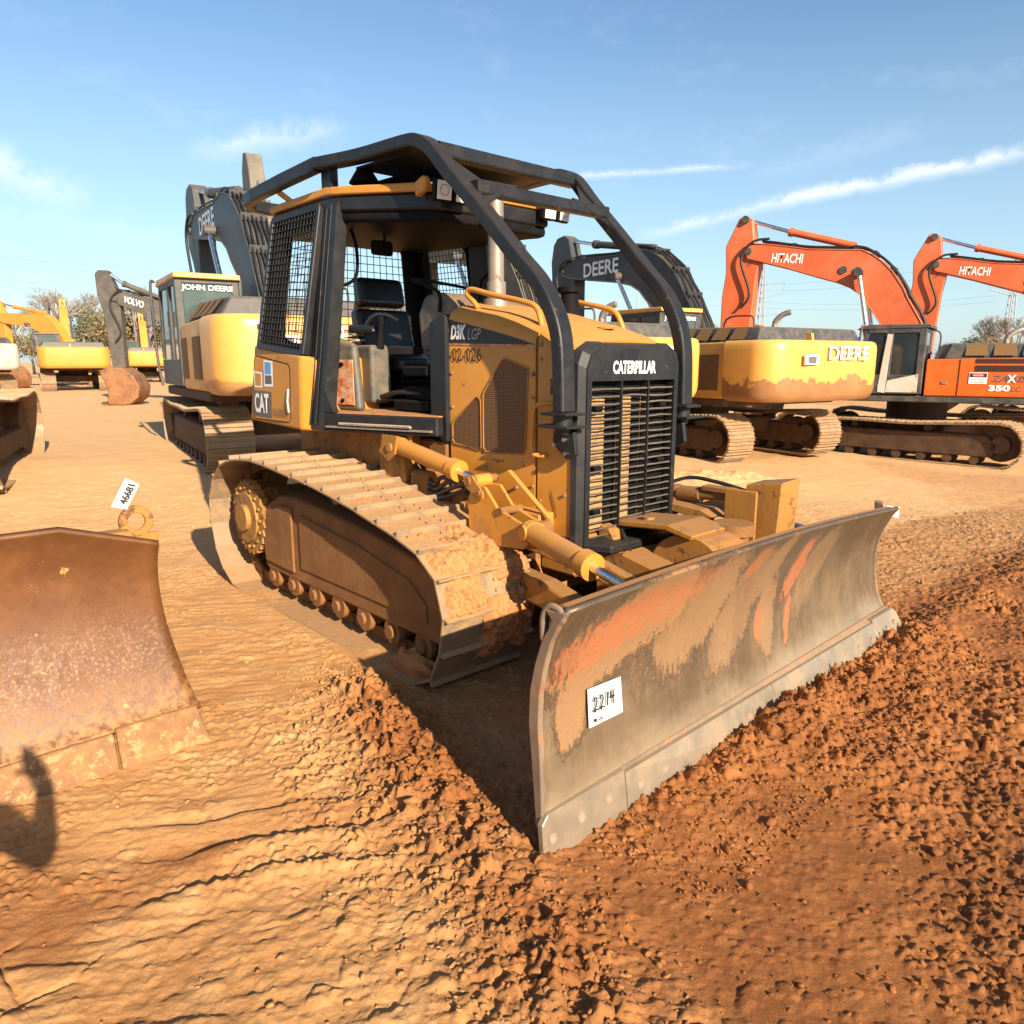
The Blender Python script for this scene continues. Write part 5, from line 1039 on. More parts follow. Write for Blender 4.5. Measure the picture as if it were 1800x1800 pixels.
    for k in range(4):
        a = -2.3*S+k*.40*S; q0 = (w-.10, z1-.02); q1 = (w-.285, zt-.035)
        mb.add([(a, q0[0]+.012, q0[1]+.04), (a+.33*S, q0[0]+.012, q0[1]+.04), (a+.33*S, q1[0]+.02, q1[1]), (a+.04, q1[0]+.02, q1[1])], [(0, 1, 2, 3)])
    mb.build('louvre', M_vent, EH)
    mb = MB(); mb.xz([(tail+.38, z1-.04), (tail+.42, z1+.14), (tail+.56, z1+.14), (tail+.60, z1-.04)], .1, .16); mb.build('lifting_lug', body, CW)
    mb = MB(); mb.tube(smooth_path([(-1.3*S, -w*.35, zt-.05), (-1.3*S, -w*.35, zt+.14), (-1.42*S, -w*.38, zt+.28), (-1.55*S, -w*.42, zt+.33)], 5), .055, 12); mb.build('exhaust_stack', M_stack, EH)
    mb = MB(); mb.tube(smooth_path([(-.2, -w+.3, zt-.1), (-.2, -w+.3, zt+.28), (.0, -w+.3, zt+.36), (.6, -w+.3, zt+.3), (.7, -w+.3, z1)], 4), .022, 6); mb.build('handrail', M_dgrey, root)
    mb = MB(); mb.box(.2, 1.5*S, -w+.05, -.55*S, z0, z1-.25); mb.build('tool_box', body, root, bevel=.04, seg=2)
    # cab
    x0, x1 = cabx; y0, y1 = caby; y0 *= S; y1 *= S; zc = z0+.03; CX = empty('cab', (0, 0, 0)); CX.parent = root
    prof = [(x0, zc), (x0, cabz-.12), (x0+.05, cabz-.05), (x1-.15, cabz-.05), (x1-.02, z0+.95), (x1+.05, z0+.45), (x1+.02, zc)]
    pp = [Vector((x, 0, z)) for x, z in prof]
    for s, yy in ((1, y1), (-1, y0)):
        # side frame: pillars and lower panel
        o = s*.0
        fb = MB(); t = .05
        fb.xz([(x0, zc), (x0, cabz-.06), (x0+.13, cabz-.06), (x0+.13, zc)], yy-t, yy)
        fb.xz([(x0+.13, zc), (x0+.13, z0+.42), (x1+.02, z0+.42), (x1+.02, zc)], yy-t, yy)
        fb.xz([(x0+.13, cabz-.17), (x0+.13, cabz-.06), (x1-.15, cabz-.06), (x1-.13, cabz-.17)], yy-t, yy)
        fb.xz([(x1-.22, cabz-.07), (x1-.13, cabz-.07), (x1+.05, z0+.45), (x1-.06, z0+.42)], yy-t, yy)
        fb.xz([(x0+.62, z0+.4), (x0+.60, cabz-.1), (x0+.68, cabz-.1), (x0+.70, z0+.4)], yy-t+.003, yy+.003)
        fb.build('cab_side', M_, CX, bevel=.008)
        gb = MB(); gb.xz([(x0+.12, z0+.41), (x0+.12, cabz-.16), (x1-.17, cabz-.16), (x1-.05, z0+.43)], yy-.03, yy-.024); gb.build('window_pane', M_glassdark, CX)
    fb = MB(); fb.box(x0-.001, x0+.06, y0, y0+.10, zc, cabz-.07); fb.box(x0-.001, x0+.06, y1-.11, y1-.001, zc, cabz-.07); fb.box(x0-.002, x0+.05, y0+.09, y1-.10, zc, z0+.62); fb.box(x0-.002, x0+.05, y0+.09, y1-.10, cabz-.15, cabz-.07)
    fb.build('cab_back', M_, CX, bevel=.01)
    gb = MB(); gb.box(x0+.02, x0+.026, y0+.09, y1-.10, z0+.6, cabz-.14); gb.build('rear_window', M_glass, CX)
    gb = MB(); gb.add([(x1-.14, y0+.04, cabz-.10), (x1-.14, y1-.06, cabz-.10), (x1+.04, y1-.06, z0+.46), (x1+.04, y0+.04, z0+.46)], [(0, 1, 2, 3)]); gb.build('windscreen', M_glass, CX)
    fb = MB(); fb.xz([(x0-.08, cabz-.08), (x0-.06, cabz), (x1-.12, cabz+.01), (x1+.06, cabz-.09)], y0-.02, y1+.02); rm = fb.build('cab_roof', cw_mat if cab_mat is None and body is M_deere else M_, CX, bevel=.02, seg=2)
    fb = MB(); fb.xz([(x0+.3, z0+.3), (x0+.3, z0+1.15), (x0+.42, z0+1.15), (x0+.5, z0+.5), (x0+.95, z0+.5), (x0+.95, z0+.3)], (y0+y1)/2-.25, (y0+y1)/2+.25); fb.build('cab_seat', M_blackdark, CX, bevel=.03)
    for (txt, mt, kind) in texts:
        if kind == 'window':
            wdt = (y1-y0)*.80; text_obj('window_lettering', txt, mt, CX, (x0-.006, y1-(y1-y0)*.10, cabz-.15-.115), (0, -1, 0), (0, 0, 1), .10, wdt, bold=.02, ext=.004)
    mb = MB(); mb.tube(smooth_path([(x1-.1, y1+.05, z0), (x1-.05, y1+.09, z0+.5), (x1-.05, y1+.1, cabz-.1), (x1-.12, y1+.05, cabz-.02)], 5), .022, 6); mb.build('cab_handrail', M_dgrey, CX)
    mb = MB(); mb.box(x1-.02, x1+.02, y1+.08, y1+.20, z0+.95, z0+1.2); mb.build('side_mirror', M_dgrey, CX, bevel=.01)
    # boom and arm
    bm_ = empty('boom', (0, 0, 0)); bm_.parent = root
    if boom_heading is not None: bm_.rotation_euler = (0, 0, R(boom_heading-heading))
    half = boom_th/2; lat = boomlat
    bo = smooth2d(boomd['boom'])
    mb = MB(); mb.xz(bo, lat-half, lat+half); BB = mb.build('boom_beam', boom_mat, bm_, bevel=.02)
    mb = MB()
    for e in (-1, 1):
        yy = lat+e*(half-.012)
        mb.tube([(x, yy+e*.012, z) for x, z in boomd['boom']], .016, 5, closed=True, up=(0, 1, 0))
    mb.build('boom_flange', boom_mat, BB)
    am = arm_mat or boom_mat; mb = MB(); mb.xz(boomd['arm'], lat-half*.8, lat+half*.8); AB = mb.build('arm_beam', am, bm_, bevel=.02)
    for key, rr, mt in (('barrel', .085, boom_mat), ('rod', .045, M_chrome)):
        if boomd.get(key): a, c = boomd[key]; mb = MB(); mb.cyl((a[0], lat, a[1]), (c[0], lat, c[1]), rr, 14); (mb.cyl((a[0], lat, a[1]), (a[0]+(c[0]-a[0])*.06, lat, a[1]+(c[1]-a[1])*.06), rr*1.25, 14) if key == 'barrel' else None); mb.build('arm_cylinder' if key == 'barrel' else 'cylinder_rod', mt, bm_)
    if boomd.get('lift'):
        a, c = boomd['lift']
        for s in (-1, 1):
            yy = lat+s*(half+.12); m_ = (a[0]*.5+c[0]*.5, a[1]*.5+c[1]*.5); q = (a[0]*.35+c[0]*.65, a[1]*.35+c[1]*.65)
            mb = MB(); mb.cyl((q[0], yy, q[1]), (c[0], yy, c[1]), .085, 14); mb.build('lift_cylinder', boom_mat, bm_)
            mb = MB(); mb.cyl((a[0], yy, a[1]), (q[0], yy, q[1]), .05, 12); mb.build('cylinder_rod', M_chrome, bm_)
            mb = MB(); mb.cyl((a[0], yy-.10, a[1]), (a[0], yy+.10, a[1]), .09, 14); mb.build('rod_eye', M_dgrey, bm_)
    for p in boomd.get('pin', []): mb = MB(); mb.cyl((p[0], lat-half-.03, p[1]), (p[0], lat+half+.03, p[1]), .085, 16); mb.build('pivot_pin', M_dgrey, bm_)
    if hoses:
        up_ = [p for p in bo]; n = len(boomd['boom']); i_apex = max(range(len(bo)), key=lambda i: bo[i][1]+.0*bo[i][0]) 
        top = [p for p in boomd['boom'][:12]]
        sp_ = smooth_path([(x, 0, z) for x, z in top], 5)
        mb = MB()
        for j, yy in enumerate(np.linspace(lat-half*.85, lat+half*.85, 6)):
            pts = []
            for i, p in enumerate(sp_):
                q0 = sp_[max(0, i-1)]; q1 = sp_[min(len(sp_)-1, i+1)]; t = (q1-q0).normalized(); nrm = Vector((-t.z, 0, t.x)); nrm = nrm if nrm.z+nrm.x*-.5 > 0 else -nrm
                pts.append((p.x+nrm.x*(.05+.02*(j % 2)), yy+.01*math.sin(i*.7+j), p.z+nrm.z*(.05+.02*(j % 2))))
            mb.tube(pts, .019, 5)
        for i in range(8, len(sp_)-4, 9):
            p = sp_[i]; mb.box(p.x-.05, p.x+.05, lat-half, lat+half, p.z-.02, p.z+.10)
        mb.build('boom_hoses', M_hose, bm_)
        a = boomd['pin'][0] if boomd.get('pin') else boomd['boom'][0]
        mb = MB(); mb.tube(smooth_path([(a[0]-.5, lat+half+.02, a[1]+.25), (a[0]-.1, lat+half+.05, a[1]+.2), (a[0]+.15, lat+half+.06, a[1]-.2), (a[0]-.1, lat+half+.05, a[1]-1.0), (a[0]+.1, lat+half+.04, a[1]-1.35)], 6), .03, 7); mb.build('arm_hose', M_hose, bm_)
    for (txt, mt, kind) in texts:
        if kind == 'boom':
            a, c = boomd['text']; L_ = math.hypot(c[0]-a[0], 0); dz = (c[1]-a[1]+.3)/L_ if False else 0
            hgt = abs(a[1]-c[1])*.8; slope = boomd.get('tslope', .02); text_obj('boom_lettering', txt, mt, bm_, (a[0], lat+half+.004, a[1]-hgt), (-1, 0, slope), (slope, 0, 1), hgt, L_, bold=.02, ext=.004)
    # bucket
    if bucket:
        bx, bz = boomd['arm'][7][0]-.1, boomd['arm'][7][1]; sh = boomd.get('bucket', [(bx+.42, bz-.05), (bx+.1, bz+.1), (bx-.30, bz+.05), (bx-.62, bz-.18), (bx-.80, bz-.55), (bx-.72, bz-.90), (bx-.45, bz-1.12), (bx-.1, bz-1.16), (bx+.25, bz-1.12), (bx+.2, bz-.6)])
        mb = MB(); mb.xz(sh, lat-.55, lat+.55); bk = mb.build('bucket', M_bucket, bm_, bevel=.06, seg=2)
        mb = MB()
        for k in range(5): y = lat-.5+k*.25; p = sh[8]; mb.hexa([(p[0]-.05, y-.05, p[1]+.1), (p[0]-.05, y+.05, p[1]+.1), (p[0]+.10, y+.05, p[1]+.1), (p[0]+.1, y-.05, p[1]+.1)], [(p[0]+.10, y-.04, p[1]-.0), (p[0]+.10, y+.04, p[1]-.0), (p[0]+.2, y+.04, p[1]+.03), (p[0]+.2, y-.04, p[1]+.03)])
        mb.build('bucket_teeth', M_underdark, bk)
    return root
def smooth2d(p): return p
BOOM_D['tslope'] = .01; BOOM_H['tslope'] = -.16+.06; BOOM_V['tslope'] = -.3
import copy
def outl(B, dx=0, dz=0):
    C_ = {}
    for k, v in B.items(): C_[k] = [(x+dx, z+dz) for x, z in v] if isinstance(v, list) else v
    return C_
XA = excavator('yellow excavator left of the bulldozer cab, white words across its rear window', (-3.85, 12.3), 33, 31.5, M_deere, BOOM_D, M_arm, M_deere_cw2, texts=(('JOHN DEERE', M_white, 'window'), ('DEERE', M_white, 'boom')), caby=(.6, 1.5), cw_text=('DEERE', M_ltr_white, .95, .20))
XB = excavator('yellow excavator standing directly behind the bulldozer hood, boom seen through the brush guard', (.45, 14.2), 31.5, 31.5, M_deere, BOOM_D, M_armtan, M_deere, texts=(('JOHN DEERE', M_white, 'window'),), cw_text=('DEERE', M_ltr_white, 1.1, .2))
XC = excavator('yellow excavator with scraped counterweight beside the orange machines', (4.1, 16.3), 31.5, 31.5, M_deere, BOOM_D, M_arm, M_deere_cw, texts=(('JOHN DEERE', M_white, 'window'), ('DEERE', M_white, 'boom')), S=1.08, cabz=2.93, bodyz=(1.2, 2.24), cw_text=('DEERE', M_ltr_white, 1.15, .24))
XH = excavator('orange excavator with black and silver cab and danger sign on its flank', (9.25, 17.05), 56, 42.5, M_hitb, BOOM_H, M_hita, M_hitb, texts=(('HITACHI', M_white, 'boom'),), S=1.2, cabx=(-.22, 1.05), cabz=2.80, bodyz=(1.36, 2.15), black_base=True, vents=False, tlen=4.3, hoodmat=M_dgrey, boom_th=.5)
XH2 = excavator('orange excavator at the right edge, only its arm and boom start in view', (15.3, 19.6), 56, 42.5, M_hitb, BOOM_H, M_hita, M_hitb, texts=(('HITACHI', M_white, 'boom'),), S=1.2, bodyz=(1.3, 2.1), black_base=True, vents=False, boom_th=.5)
XV = excavator('dark grey excavator behind left with its rusty bucket resting on the ground', (-7.2, 25.5), 90+7, 40, M_deere, BOOM_V, M_armdk, M_deere, texts=(('VOLVO', M_white, 'boom'),), bucket=True)
# orange machine's flank: louvres, danger sign, lettering
def flank(root):
    w = 1.8; y = w-.013; k0 = set(root.children); mb = MB()
    for r_, (z0, z1) in enumerate(((2.02, 2.11), (1.86, 1.98))):
        for k in range(26): x = -1.72-.0*r_-k*.035; mb.box(x-.014, x+.008, y+.0, y+.006, z0, z1)
    mb.build('side_louvre', M_ltr_black, root)
    mb = MB(); mb.box(-1.45, -1.435, y, y+.004, 1.37, 2.1); mb.build('panel_seam', M_ltr_black, root)
    mb = MB(); mb.box(-1.93, -1.62, y, y+.006, 1.62, 1.84); sg = mb.build('danger_sign', M_white, root)
    mb = MB(); mb.box(-1.92, -1.63, y+.006, y+.008, 1.745, 1.825); mb.build('sign_header', M_ltr_black, sg)
    mb = MB(); mb.cyl((-1.775, y+.008, 1.785), (-1.775, y+.010, 1.785), .033, 20); o = mb.build('sign_oval', M_orange_red, sg); o.scale = (3.2, 1, 1); o.location = (-1.775*(1-3.2), 0, 0)
    text_obj('sign_lettering', 'DANGER', M_white, sg, (-1.69, y+.011, 1.768), (-1, 0, 0), (0, 0, 1), .034, .17)
    text_obj('sign_lettering', 'STAY CLEAR', M_ltr_black, sg, (-1.66, y+.007, 1.685), (-1, 0, 0), (0, 0, 1), .028, .22)
    text_obj('sign_lettering', 'OF MACHINE', M_ltr_black, sg, (-1.66, y+.007, 1.64), (-1, 0, 0), (0, 0, 1), .028, .22)
    text_obj('flank_lettering', 'ZAXIS', M_ltr_dgrey, root, (-2.0, y, 1.66), (-1, 0, 0), (0, 0, 1), .13, .62, shear=.3, bold=.02, ext=.005)
    text_obj('flank_lettering', 'X', M_white, root, (-2.26, y, 1.65), (-1, 0, 0), (0, 0, 1), .15, .15, bold=.03, ext=.007)
    text_obj('flank_lettering', '350', M_ltr_white, root, (-1.97, y, 1.48), (-1, 0, 0), (0, 0, 1), .12, .36, bold=.05, ext=.005)
    text_obj('flank_lettering', 'LC', M_ltr_dgrey, root, (-2.36, y, 1.48), (-1, 0, 0), (0, 0, 1), .10, .17, ext=.005)
    mb = MB(); mb.box(-1.25, -1.15, y, y+.012, 1.60, 1.66); mb.build('latch', M_stack, root, bevel=.004)
    for c in set(root.children)-k0: c.location.x += .58
    for c in root.children:
        if c.name.startswith('cab') and c.type == 'EMPTY':
            mb = MB(); yy = 1.5*1.2+.012; mb.xz([(.46, 1.40), (.40, 2.60), (.50, 2.62), (.60, 1.55), (.60, 1.42)], yy-.01, yy); mb.xz([(-.14, 1.42), (-.14, 1.80), (.43, 1.66), (.45, 1.42)], yy-.01, yy-.001); mb.build('door_frame', M_farwhite, c, bevel=.004)
flank(XH)
# far machines on the left
XF = excavator('orange yellow excavator far left seen square from behind with plain counterweight', (-22.1, 38.0), 32, 33, M_farorange, outl(BOOM_D, 0, -.6), M_farorange, M_farorange, boom_heading=68, cab_mat=M_grey, hoses=False, vents=False)
XG = excavator('orange yellow excavator with upright boom behind the plain orange one at far left', (-27.0, 46.0), 30.5, 30, M_farorange, outl(BOOM_D, 0, .35), M_farorange, M_farorange, cab_mat=M_grey, hoses=False, vents=False)
XS = excavator('small yellow excavator far off below the dark grey boom', (-25.2, 52), 27, 27, M_farorange, outl(BOOM_D, 0, -.2), M_farorange, M_farorange, S=.85, hoses=False, vents=False)
XW = excavator('faded white excavator at the far left edge beside the orange ones', (-22.3, 29.6), 60, 60, M_farwhite, outl(BOOM_D, 0, -.3), M_farwhite, M_farwhite, cab_mat=M_farwhite, hoses=False, vents=False)
XR = excavator('yellow excavator far behind the scraped one, only boom top showing over its hood', (15.0, 42.0), 20, 20, M_farorange, outl(BOOM_D, 0, -.45), M_farorange, M_farorange, hoses=False, vents=False)
XE = excavator('grey excavator hidden behind the left one, its raised arm rising above the dark boom', (-6.0, 19.5), 33, 31.5, M_deere, dict(boom=[(.2, 1.5), (.9, 1.5), (1.5, 3.6), (1.5, 4.9), (1.25, 5.45), (.9, 5.5), (.6, 4.9), (.5, 3.8)], arm=[(1.75, 5.45), (1.72, 6.3), (1.52, 6.72), (1.22, 6.66), (1.0, 6.1), (.95, 5.5), (1.15, 5.1), (1.6, 5.1)], rod=[(1.05, 6.0), (.8, 5.5)], barrel=[(.8, 5.5), (.55, 4.3)], lift=None, pin=[(1.35, 5.3)]), M_armtan, M_deere, bucket=False, hoses=False, boom_th=.5)

# crawler at the left edge: one track end shows
LT = empty('crawler_tractor', (-7.67, 9.54, .2), R(115), label='crawler tractor cut off by the left edge, only the rounded end of one track showing', cat='crawler tractor')
b = MB(); path = oval_track(4.0, 1.05, .02)
if area(path) < 0: path = path[::-1]
for s in (-1, 1):
    b = MB()
    for p, tg, l in track_frames(path, .2): shoe_mb(b, l, .6, .04, .02, M=frame_matrix(p, tg, s*.85))
    t_ = b.build('track', M_shoe, LT)
    b = MB(); b.xz([(-1.3, .25), (-1.3, .52), (1.3, .52), (1.3, .25)], s*.85-.12, s*.85+.12)
    for e in (-1, 1): b.cyl((e*1.5, s*.85-.1, .52), (e*1.5, s*.85+.1, .52), .36, 20)
    b.build('track_frame', M_underdark, t_)
b = MB(); b.box(-1.0, 1.6, -.5, .5, .5, 1.5); b.box(-.2, 1.2, -.5, .5, 1.5, 2.5); b.build('hull', M_cat, LT, bevel=.04)
# ------------------------------------------------------------------ trees, pylons, wires
def leafmat(name, c0, c1, rough=.9):
    m = bpy.data.materials.new(name); m.use_nodes = True; nt = m.node_tree; b = nt.nodes['Principled BSDF']; b.inputs['Roughness'].default_value = rough
    n = nt.nodes.new('ShaderNodeTexNoise'); n.inputs['Scale'].default_value = .8; n.inputs['Detail'].default_value = 5; tc = nt.nodes.new('ShaderNodeTexCoord'); nt.links.new(tc.outputs['Object'], n.inputs[0])
    r = nt.nodes.new('ShaderNodeMapRange'); r.inputs[1].default_value = .35; r.inputs[2].default_value = .65; nt.links.new(n.outputs['Fac'], r.inputs[0])
    x = nt.nodes.new('ShaderNodeMix'); x.data_type = 'RGBA'; x.inputs[6].default_value = (*c0, 1); x.inputs[7].default_value = (*c1, 1); nt.links.new(r.outputs[0], x.inputs[0]); nt.links.new(x.outputs[2], b.inputs['Base Color']); return m
M_bark = leafmat('hazed_grey_bark', (.20, .17, .145), (.28, .24, .205))  # bark colour paled to stand in for distance haze
M_pine = leafmat('pine_needles', (.075, .085, .04), (.14, .14, .065))
M_brown = leafmat('dry_brown_foliage', (.16, .115, .055), (.26, .19, .09))
def branch_tree(seed, H, spread, depth=6):
    rs = random.Random(seed); segs = []
    def grow(p, d, L, r, lv):
        q = p+d*L; segs.append((p, q, r, r*.72))
        if lv == 0: return
        for _ in range(2 if lv > 3 else 3):
            a = rs.uniform(.25, .75)*spread; ax = Vector((rs.gauss(0, 1), rs.gauss(0, 1), rs.gauss(0, .4))).normalized()
            nd = (Matrix.Rotation(a, 3, ax) @ d); nd.z += .12; nd.normalize(); grow(q, nd, L*rs.uniform(.62, .85), r*.66, lv-1)
        if lv > 2: grow(q, (d+Vector((rs.gauss(0, .12), rs.gauss(0, .12), .1))).normalized(), L*.8, r*.72, lv-1)
    grow(Vector((0, 0, 0)), Vector((rs.uniform(-.05, .05), 0, 1)).normalized(), H*.24, H*.02, depth); return segs
def seg_mesh(mb, segs, n=3, minr=.012):
    for a, b, r0, r1 in segs:
        q = (b-a).to_track_quat('Z', 'Y'); k = n if r0 < .08 else 6; r0 = max(r0, minr); r1 = max(r1, minr*.8)
        A = [a+q@Vector((r0*math.cos(2*math.pi*i/k), r0*math.sin(2*math.pi*i/k), 0)) for i in range(k)]; B = [b+q@Vector((r1*math.cos(2*math.pi*i/k), r1*math.sin(2*math.pi*i/k), 0)) for i in range(k)]
        mb.add(A+B, [(i, (i+1) % k, k+(i+1) % k, k+i) for i in range(k)])
def raw_build(mb, name, mat, parent):
    me = bpy.data.meshes.new(name); me.from_pydata(mb.v, [], mb.f); me.materials.append(mat); o = bpy.data.objects.new(name, me); COL.objects.link(o); o.parent = parent; return o
def bare_tree(seed, H):
    root = empty('bare_tree', (0, 0, 0)); segs = branch_tree(seed, H, 1.0)
    t = MB(); seg_mesh(t, [s for s in segs if s[2] > .055], 6); raw_build(t, 'trunk', M_bark, root)
    t = MB(); seg_mesh(t, [s for s in segs if s[2] <= .055]); raw_build(t, 'twigs', M_bark, root); return root
def leafy_tree(seed, H, W, mat, n=9000, name='evergreen_tree', leaf=.13):
    rng = np.random.default_rng(seed); root = empty(name, (0, 0, 0)); segs = branch_tree(seed, H*.9, .9, 4); t = MB(); seg_mesh(t, segs, 5, .03); raw_build(t, 'trunk', M_bark, root)
    nc = 26; C = rng.normal(size=(nc, 3)); C /= np.linalg.norm(C, axis=1)[:, None]; C *= rng.uniform(.35, 1, (nc, 1)); C *= [W*.42, W*.42, H*.32]; C[:, 2] += H*.62
    k = rng.integers(0, nc, n); P = C[k]+rng.normal(size=(n, 3))*np.array([W*.11, W*.11, H*.07]); 
    a = rng.normal(size=(n, 3)); a /= np.linalg.norm(a, axis=1)[:, None]; bb = np.cross(a, rng.normal(size=(n, 3))); bb /= np.linalg.norm(bb, axis=1)[:, None]; s = leaf*(.5+rng.random((n, 1)))
    V = np.stack([P-a*s, P+bb*s*.55, P+a*s, P-bb*s*.55], 1).reshape(-1, 3); npmesh('crown', V, np.arange(n*4).reshape(n, 4), mat, root); return root
protoB = [bare_tree(s, 9+s % 3) for s in (1, 2, 5, 9)]; protoP = [leafy_tree(s, 9, 7, M_pine) for s in (3, 4)]; protoD = [leafy_tree(s, 7, 7, M_brown, name='brown_tree') for s in (6, 7)]
def at(px, d): x = (px-900)/1300*d; return x, d
plist = [('P', 190, 66, .70, 'dark evergreen with a rounded crown over the two orange excavators at left'), ('P', 95, 80, .62, 'evergreen standing lower and left of the rounded one, behind the orange boom'),
 ('B', 120, 62, .72, 'tall bare grey tree left of the rounded evergreen'), ('B', 160, 75, .98, 'tallest bare tree behind the upright orange boom'), ('B', 40, 70, .62, 'bare tree behind the white machine'), ('B', -40, 68, .7, 'bare tree at the far left edge'), ('B', 75, 84, .72, 'thin bare tree behind the left orange boom'),
 ('D', 20, 62, .68, 'brown scrubby tree at the left edge'), ('D', 250, 60, .80, 'brown scrubby tree under the dark grey boom'), ('D', 300, 66, .85, 'brown scrubby tree beside the left cab'), ('B', 262, 58, .68, 'low bare tree under the dark grey boom'),
 ('B', 1178, 85, .72, 'bare tree between the dark boom and the orange arm'), ('B', 1235, 90, .72, 'bare tree left of the orange arm'), ('D', 1270, 88, .6, 'brown low tree behind the scraped excavator'), ('D', 1100, 92, .6, 'brown low tree behind the hood rail'),
 ('P', 1690, 88, .58, 'evergreen behind the dark handrail of the orange excavator'), ('D', 1730, 80, .68, 'brown tree at the foot of the right pylon'), ('B', 1760, 84, .70, 'bare tree right of the right pylon'), ('B', 1710, 90, .72, 'bare tree left of the right pylon'), ('D', 1800, 78, .68, 'brown tree at the right edge'), ('D', 1660, 92, .62, 'brown low tree behind the orange arm'), ('D', 1850, 84, .7, 'brown tree outside the right edge'),
 ('D', 560, 85, .62, 'brown tree seen through the side screen'), ('D', 700, 90, .55, 'brown tree seen behind the seat'), ('D', 450, 88, .62, 'brown tree behind the left excavator'), ('D', 860, 92, .55, 'brown tree behind the exhaust stack'), ('D', 1500, 95, .5, 'brown low tree behind the right excavators'), ('D', 1400, 95, .5, 'brown low tree in the gap behind the orange arm')]
protos = dict(B=protoB, P=protoP, D=protoD); rsx = random.Random(2); used = set()
for i, (k, px, d, s, lab) in enumerate(plist):
    pr = protos[k][i % len(protos[k])]; x, y = at(px, d)
    if pr.name in used: o = dup(pr)
    else: o = pr; used.add(pr.name)
    z = float(base_z(np.array([x]), np.array([y]))[0]); o.location = (x, y, z-.1); o.rotation_euler = (0, 0, rsx.uniform(0, 6)); o.scale = (s, s, s)
    tag(o, lab, {'B': 'bare tree', 'P': 'evergreen tree', 'D': 'brown tree'}[k], 'trees along the edge of the yard')
for pr in protoB+protoP+protoD:
    if pr.name not in used:
        for c in list(pr.children): bpy.data.objects.remove(c)
        bpy.data.objects.remove(pr)
M_pyl = plain('grey_pylon_steel', (.30, .32, .34), .6)
def pylon(px, d, H, label, arms):
    x, y = at(px, d); root = empty('power_pylon', (x, y, 0), label=label, cat='pylon', group='power line pylons beyond the yard')
    mb = MB(); w = .55
    for sx in (-1, 1):
        for sy in (-1, 1): mb.cyl((sx*w, sy*w, 0), (sx*.12, sy*.12, H), .10, 5, .06)
    for k in range(14):
        t0, t1 = k/14, (k+1)/14; a, b_ = w*(1-t0)+.12*t0, w*(1-t1)+.12*t1; mb.cyl((-a, -a, H*t0), (b_, -b_, H*t1), .04, 4); mb.cyl((a, -a, H*t0), (-b_, -b_, H*t1), .04, 4)
    mb.build('mast', M_pyl, root)
    for z in arms:
        mb = MB()
        for s in (-1, 1): mb.cyl((0, 0, z), (s*2.9, 0, z+.75), .07, 4); mb.cyl((0, 0, z+1.9), (s*2.9, 0, z+2.25), .07, 4); mb.cyl((s*2.9, 0, z+.75), (s*3.1, 0, z+2.25), .05, 4)
        mb.build('cross_arm', M_pyl, root)
    return root
pylon(1748, 95, 14.5, 'steel pylon with V shaped arms at right edge, nearer the orange machines', (5.0, 9.6))
pylon(1324, 110, 15.2, 'steel pylon half hidden behind the orange arm', (6.2, 10.5))
x, y = at(1113, 120); b = MB(); b.cyl((x, y, 0), (x, y, 11.5), .16, 6, .1); b.box(x-1.6, x+1.6, y-.08, y+.08, 9.0, 9.2); o = b.build('utility_pole', M_pyl); tag(o, 'thin wooden utility pole with one crossbar above the hood rail', 'utility pole')
b = MB()
for (pa, ya, pb, yb, d0, d1) in ((-150, 440, 520, 478, 70, 150), (-150, 452, 520, 490, 70, 150), (-150, 485, 520, 503, 72, 150), (-150, 497, 520, 512, 72, 150), (1330, 500, 1748, 455, 110, 95), (1330, 512, 1748, 470, 110, 95), (1330, 530, 1748, 520, 110, 95), (1330, 540, 1748, 530, 110, 95), (900, 520, 1330, 500, 120, 110), (900, 530, 1330, 535, 120, 110)):
    p0 = Vector((0, 0, CAMH))+raydir(pa, ya)*d0; p1 = Vector((0, 0, CAMH))+raydir(pb, yb)*d1; pts = []
    for k in range(13): t = k/12; q = p0.lerp(p1, t); q.z -= 1.2*4*t*(1-t)*.5; pts.append(q)
    b.tube(pts, .011, 4)
o = b.build('power_lines', M_pyl); tag(o, 'thin power lines sagging across the sky behind the machines', 'power lines', kind='stuff')
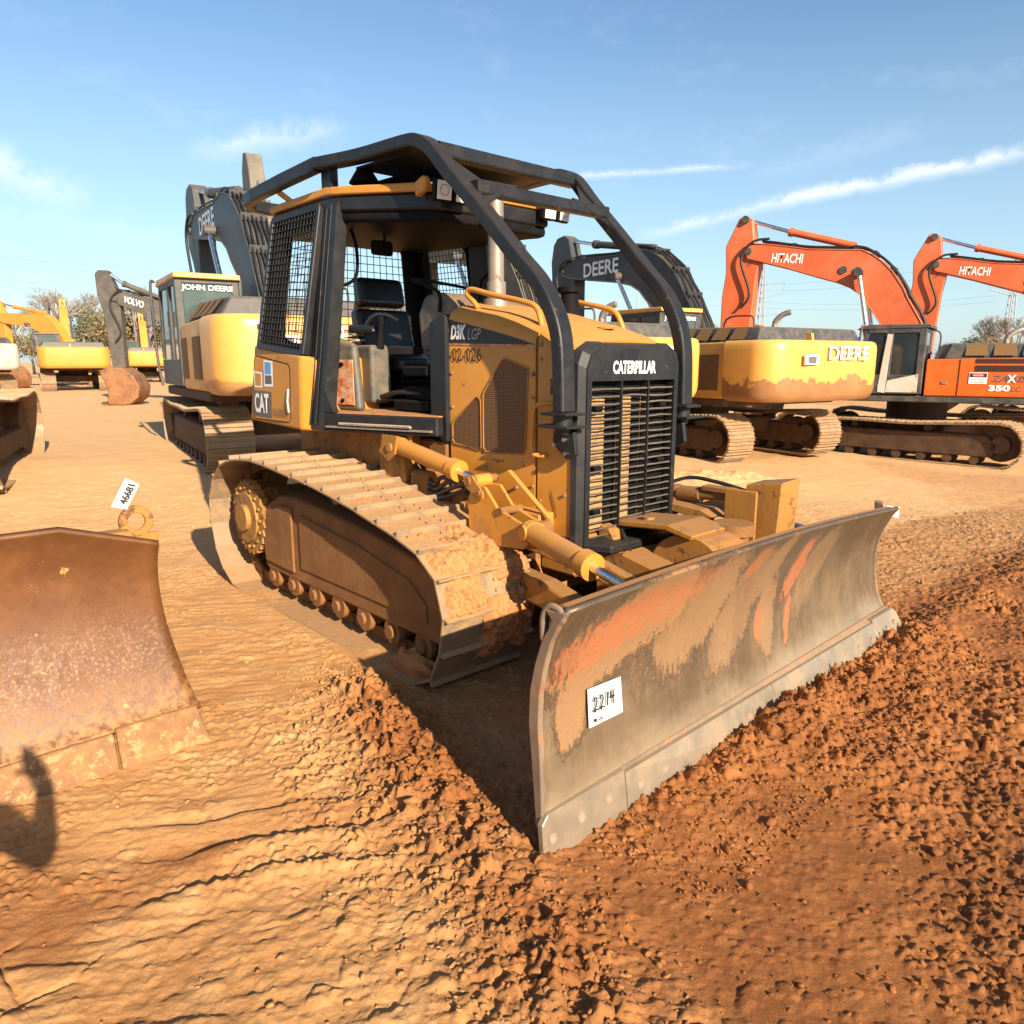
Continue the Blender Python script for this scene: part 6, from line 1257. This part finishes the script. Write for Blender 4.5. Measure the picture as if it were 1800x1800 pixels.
# ------------------------------------------------------------------ the photographer, whose shadow reaches the rusty blade
def person():
    root = empty('person', (-.54, -.22, 0), 0, label='person taking the picture, seen only as a shadow across the rusty blade', cat='person')
    V = {}; E = []; rad = []
    J = [('pelvis', (0, 0, .95), .15), ('waist', (0, 0, 1.08), .14), ('chest', (0, .01, 1.30), .165), ('neck', (0, .02, 1.48), .065), ('head', (0, .05, 1.60), .095), ('crown', (0, .05, 1.72), .085),
         ('shl', (-.19, .01, 1.42), .07), ('ell', (-.27, .16, 1.22), .05), ('wrl', (-.13, .36, 1.42), .035), ('hal', (-.09, .37, 1.47), .038),
         ('shr', (.19, .01, 1.42), .07), ('elr', (.27, .16, 1.22), .05), ('wrr', (.13, .36, 1.42), .035), ('har', (.09, .37, 1.47), .038),
         ('hil', (-.10, 0, .90), .11), ('knl', (-.12, .02, .50), .07), ('anl', (-.13, -.02, .10), .05), ('tol', (-.15, .14, .04), .045),
         ('hir', (.10, 0, .90), .11), ('knr', (.12, .02, .50), .07), ('anr', (.13, -.02, .10), .05), ('tor', (.15, .14, .04), .045)]
    ed = [('pelvis', 'waist'), ('waist', 'chest'), ('chest', 'neck'), ('neck', 'head'), ('head', 'crown'), ('chest', 'shl'), ('shl', 'ell'), ('ell', 'wrl'), ('wrl', 'hal'), ('chest', 'shr'), ('shr', 'elr'), ('elr', 'wrr'), ('wrr', 'har'),
          ('pelvis', 'hil'), ('hil', 'knl'), ('knl', 'anl'), ('anl', 'tol'), ('pelvis', 'hir'), ('hir', 'knr'), ('knr', 'anr'), ('anr', 'tor')]
    ix = {n: i for i, (n, _, _) in enumerate(J)}; me = bpy.data.meshes.new('body'); pts = [p for _, p, _ in J]; rr = [r for _, _, r in J]; edges = [(ix[a], ix[b]) for a, b in ed]
    for s, h in ((-1, 'hal'), (1, 'har')):          # five fingers closed round the camera
        for k in range(5):
            a = len(pts); b0 = Vector(pts[ix[h]]); dz = (.02-.018*k)
            q1 = b0+Vector((-s*.02, .03 if k < 4 else -.01, dz+.01)); q2 = b0+Vector((-s*.055, .035 if k < 4 else -.02, dz+.012)); pts += [tuple(q1), tuple(q2)]; rr += [.010, .008]; edges += [(ix[h], a), (a, a+1)]
    me.from_pydata(pts, edges, []); o = bpy.data.objects.new('body', me); COL.objects.link(o); o.parent = root
    md = o.modifiers.new('skin', 'SKIN'); md.use_smooth_shade = True
    for i, r in enumerate(rr): me.skin_vertices[0].data[i].radius = (r, r)
    me.skin_vertices[0].data[0].use_root = True
    sb = o.modifiers.new('sub', 'SUBSURF'); sb.levels = 1; sb.render_levels = 1
    me.materials.append(plain('dark_work_clothes', (.05, .055, .07), .85))
person()
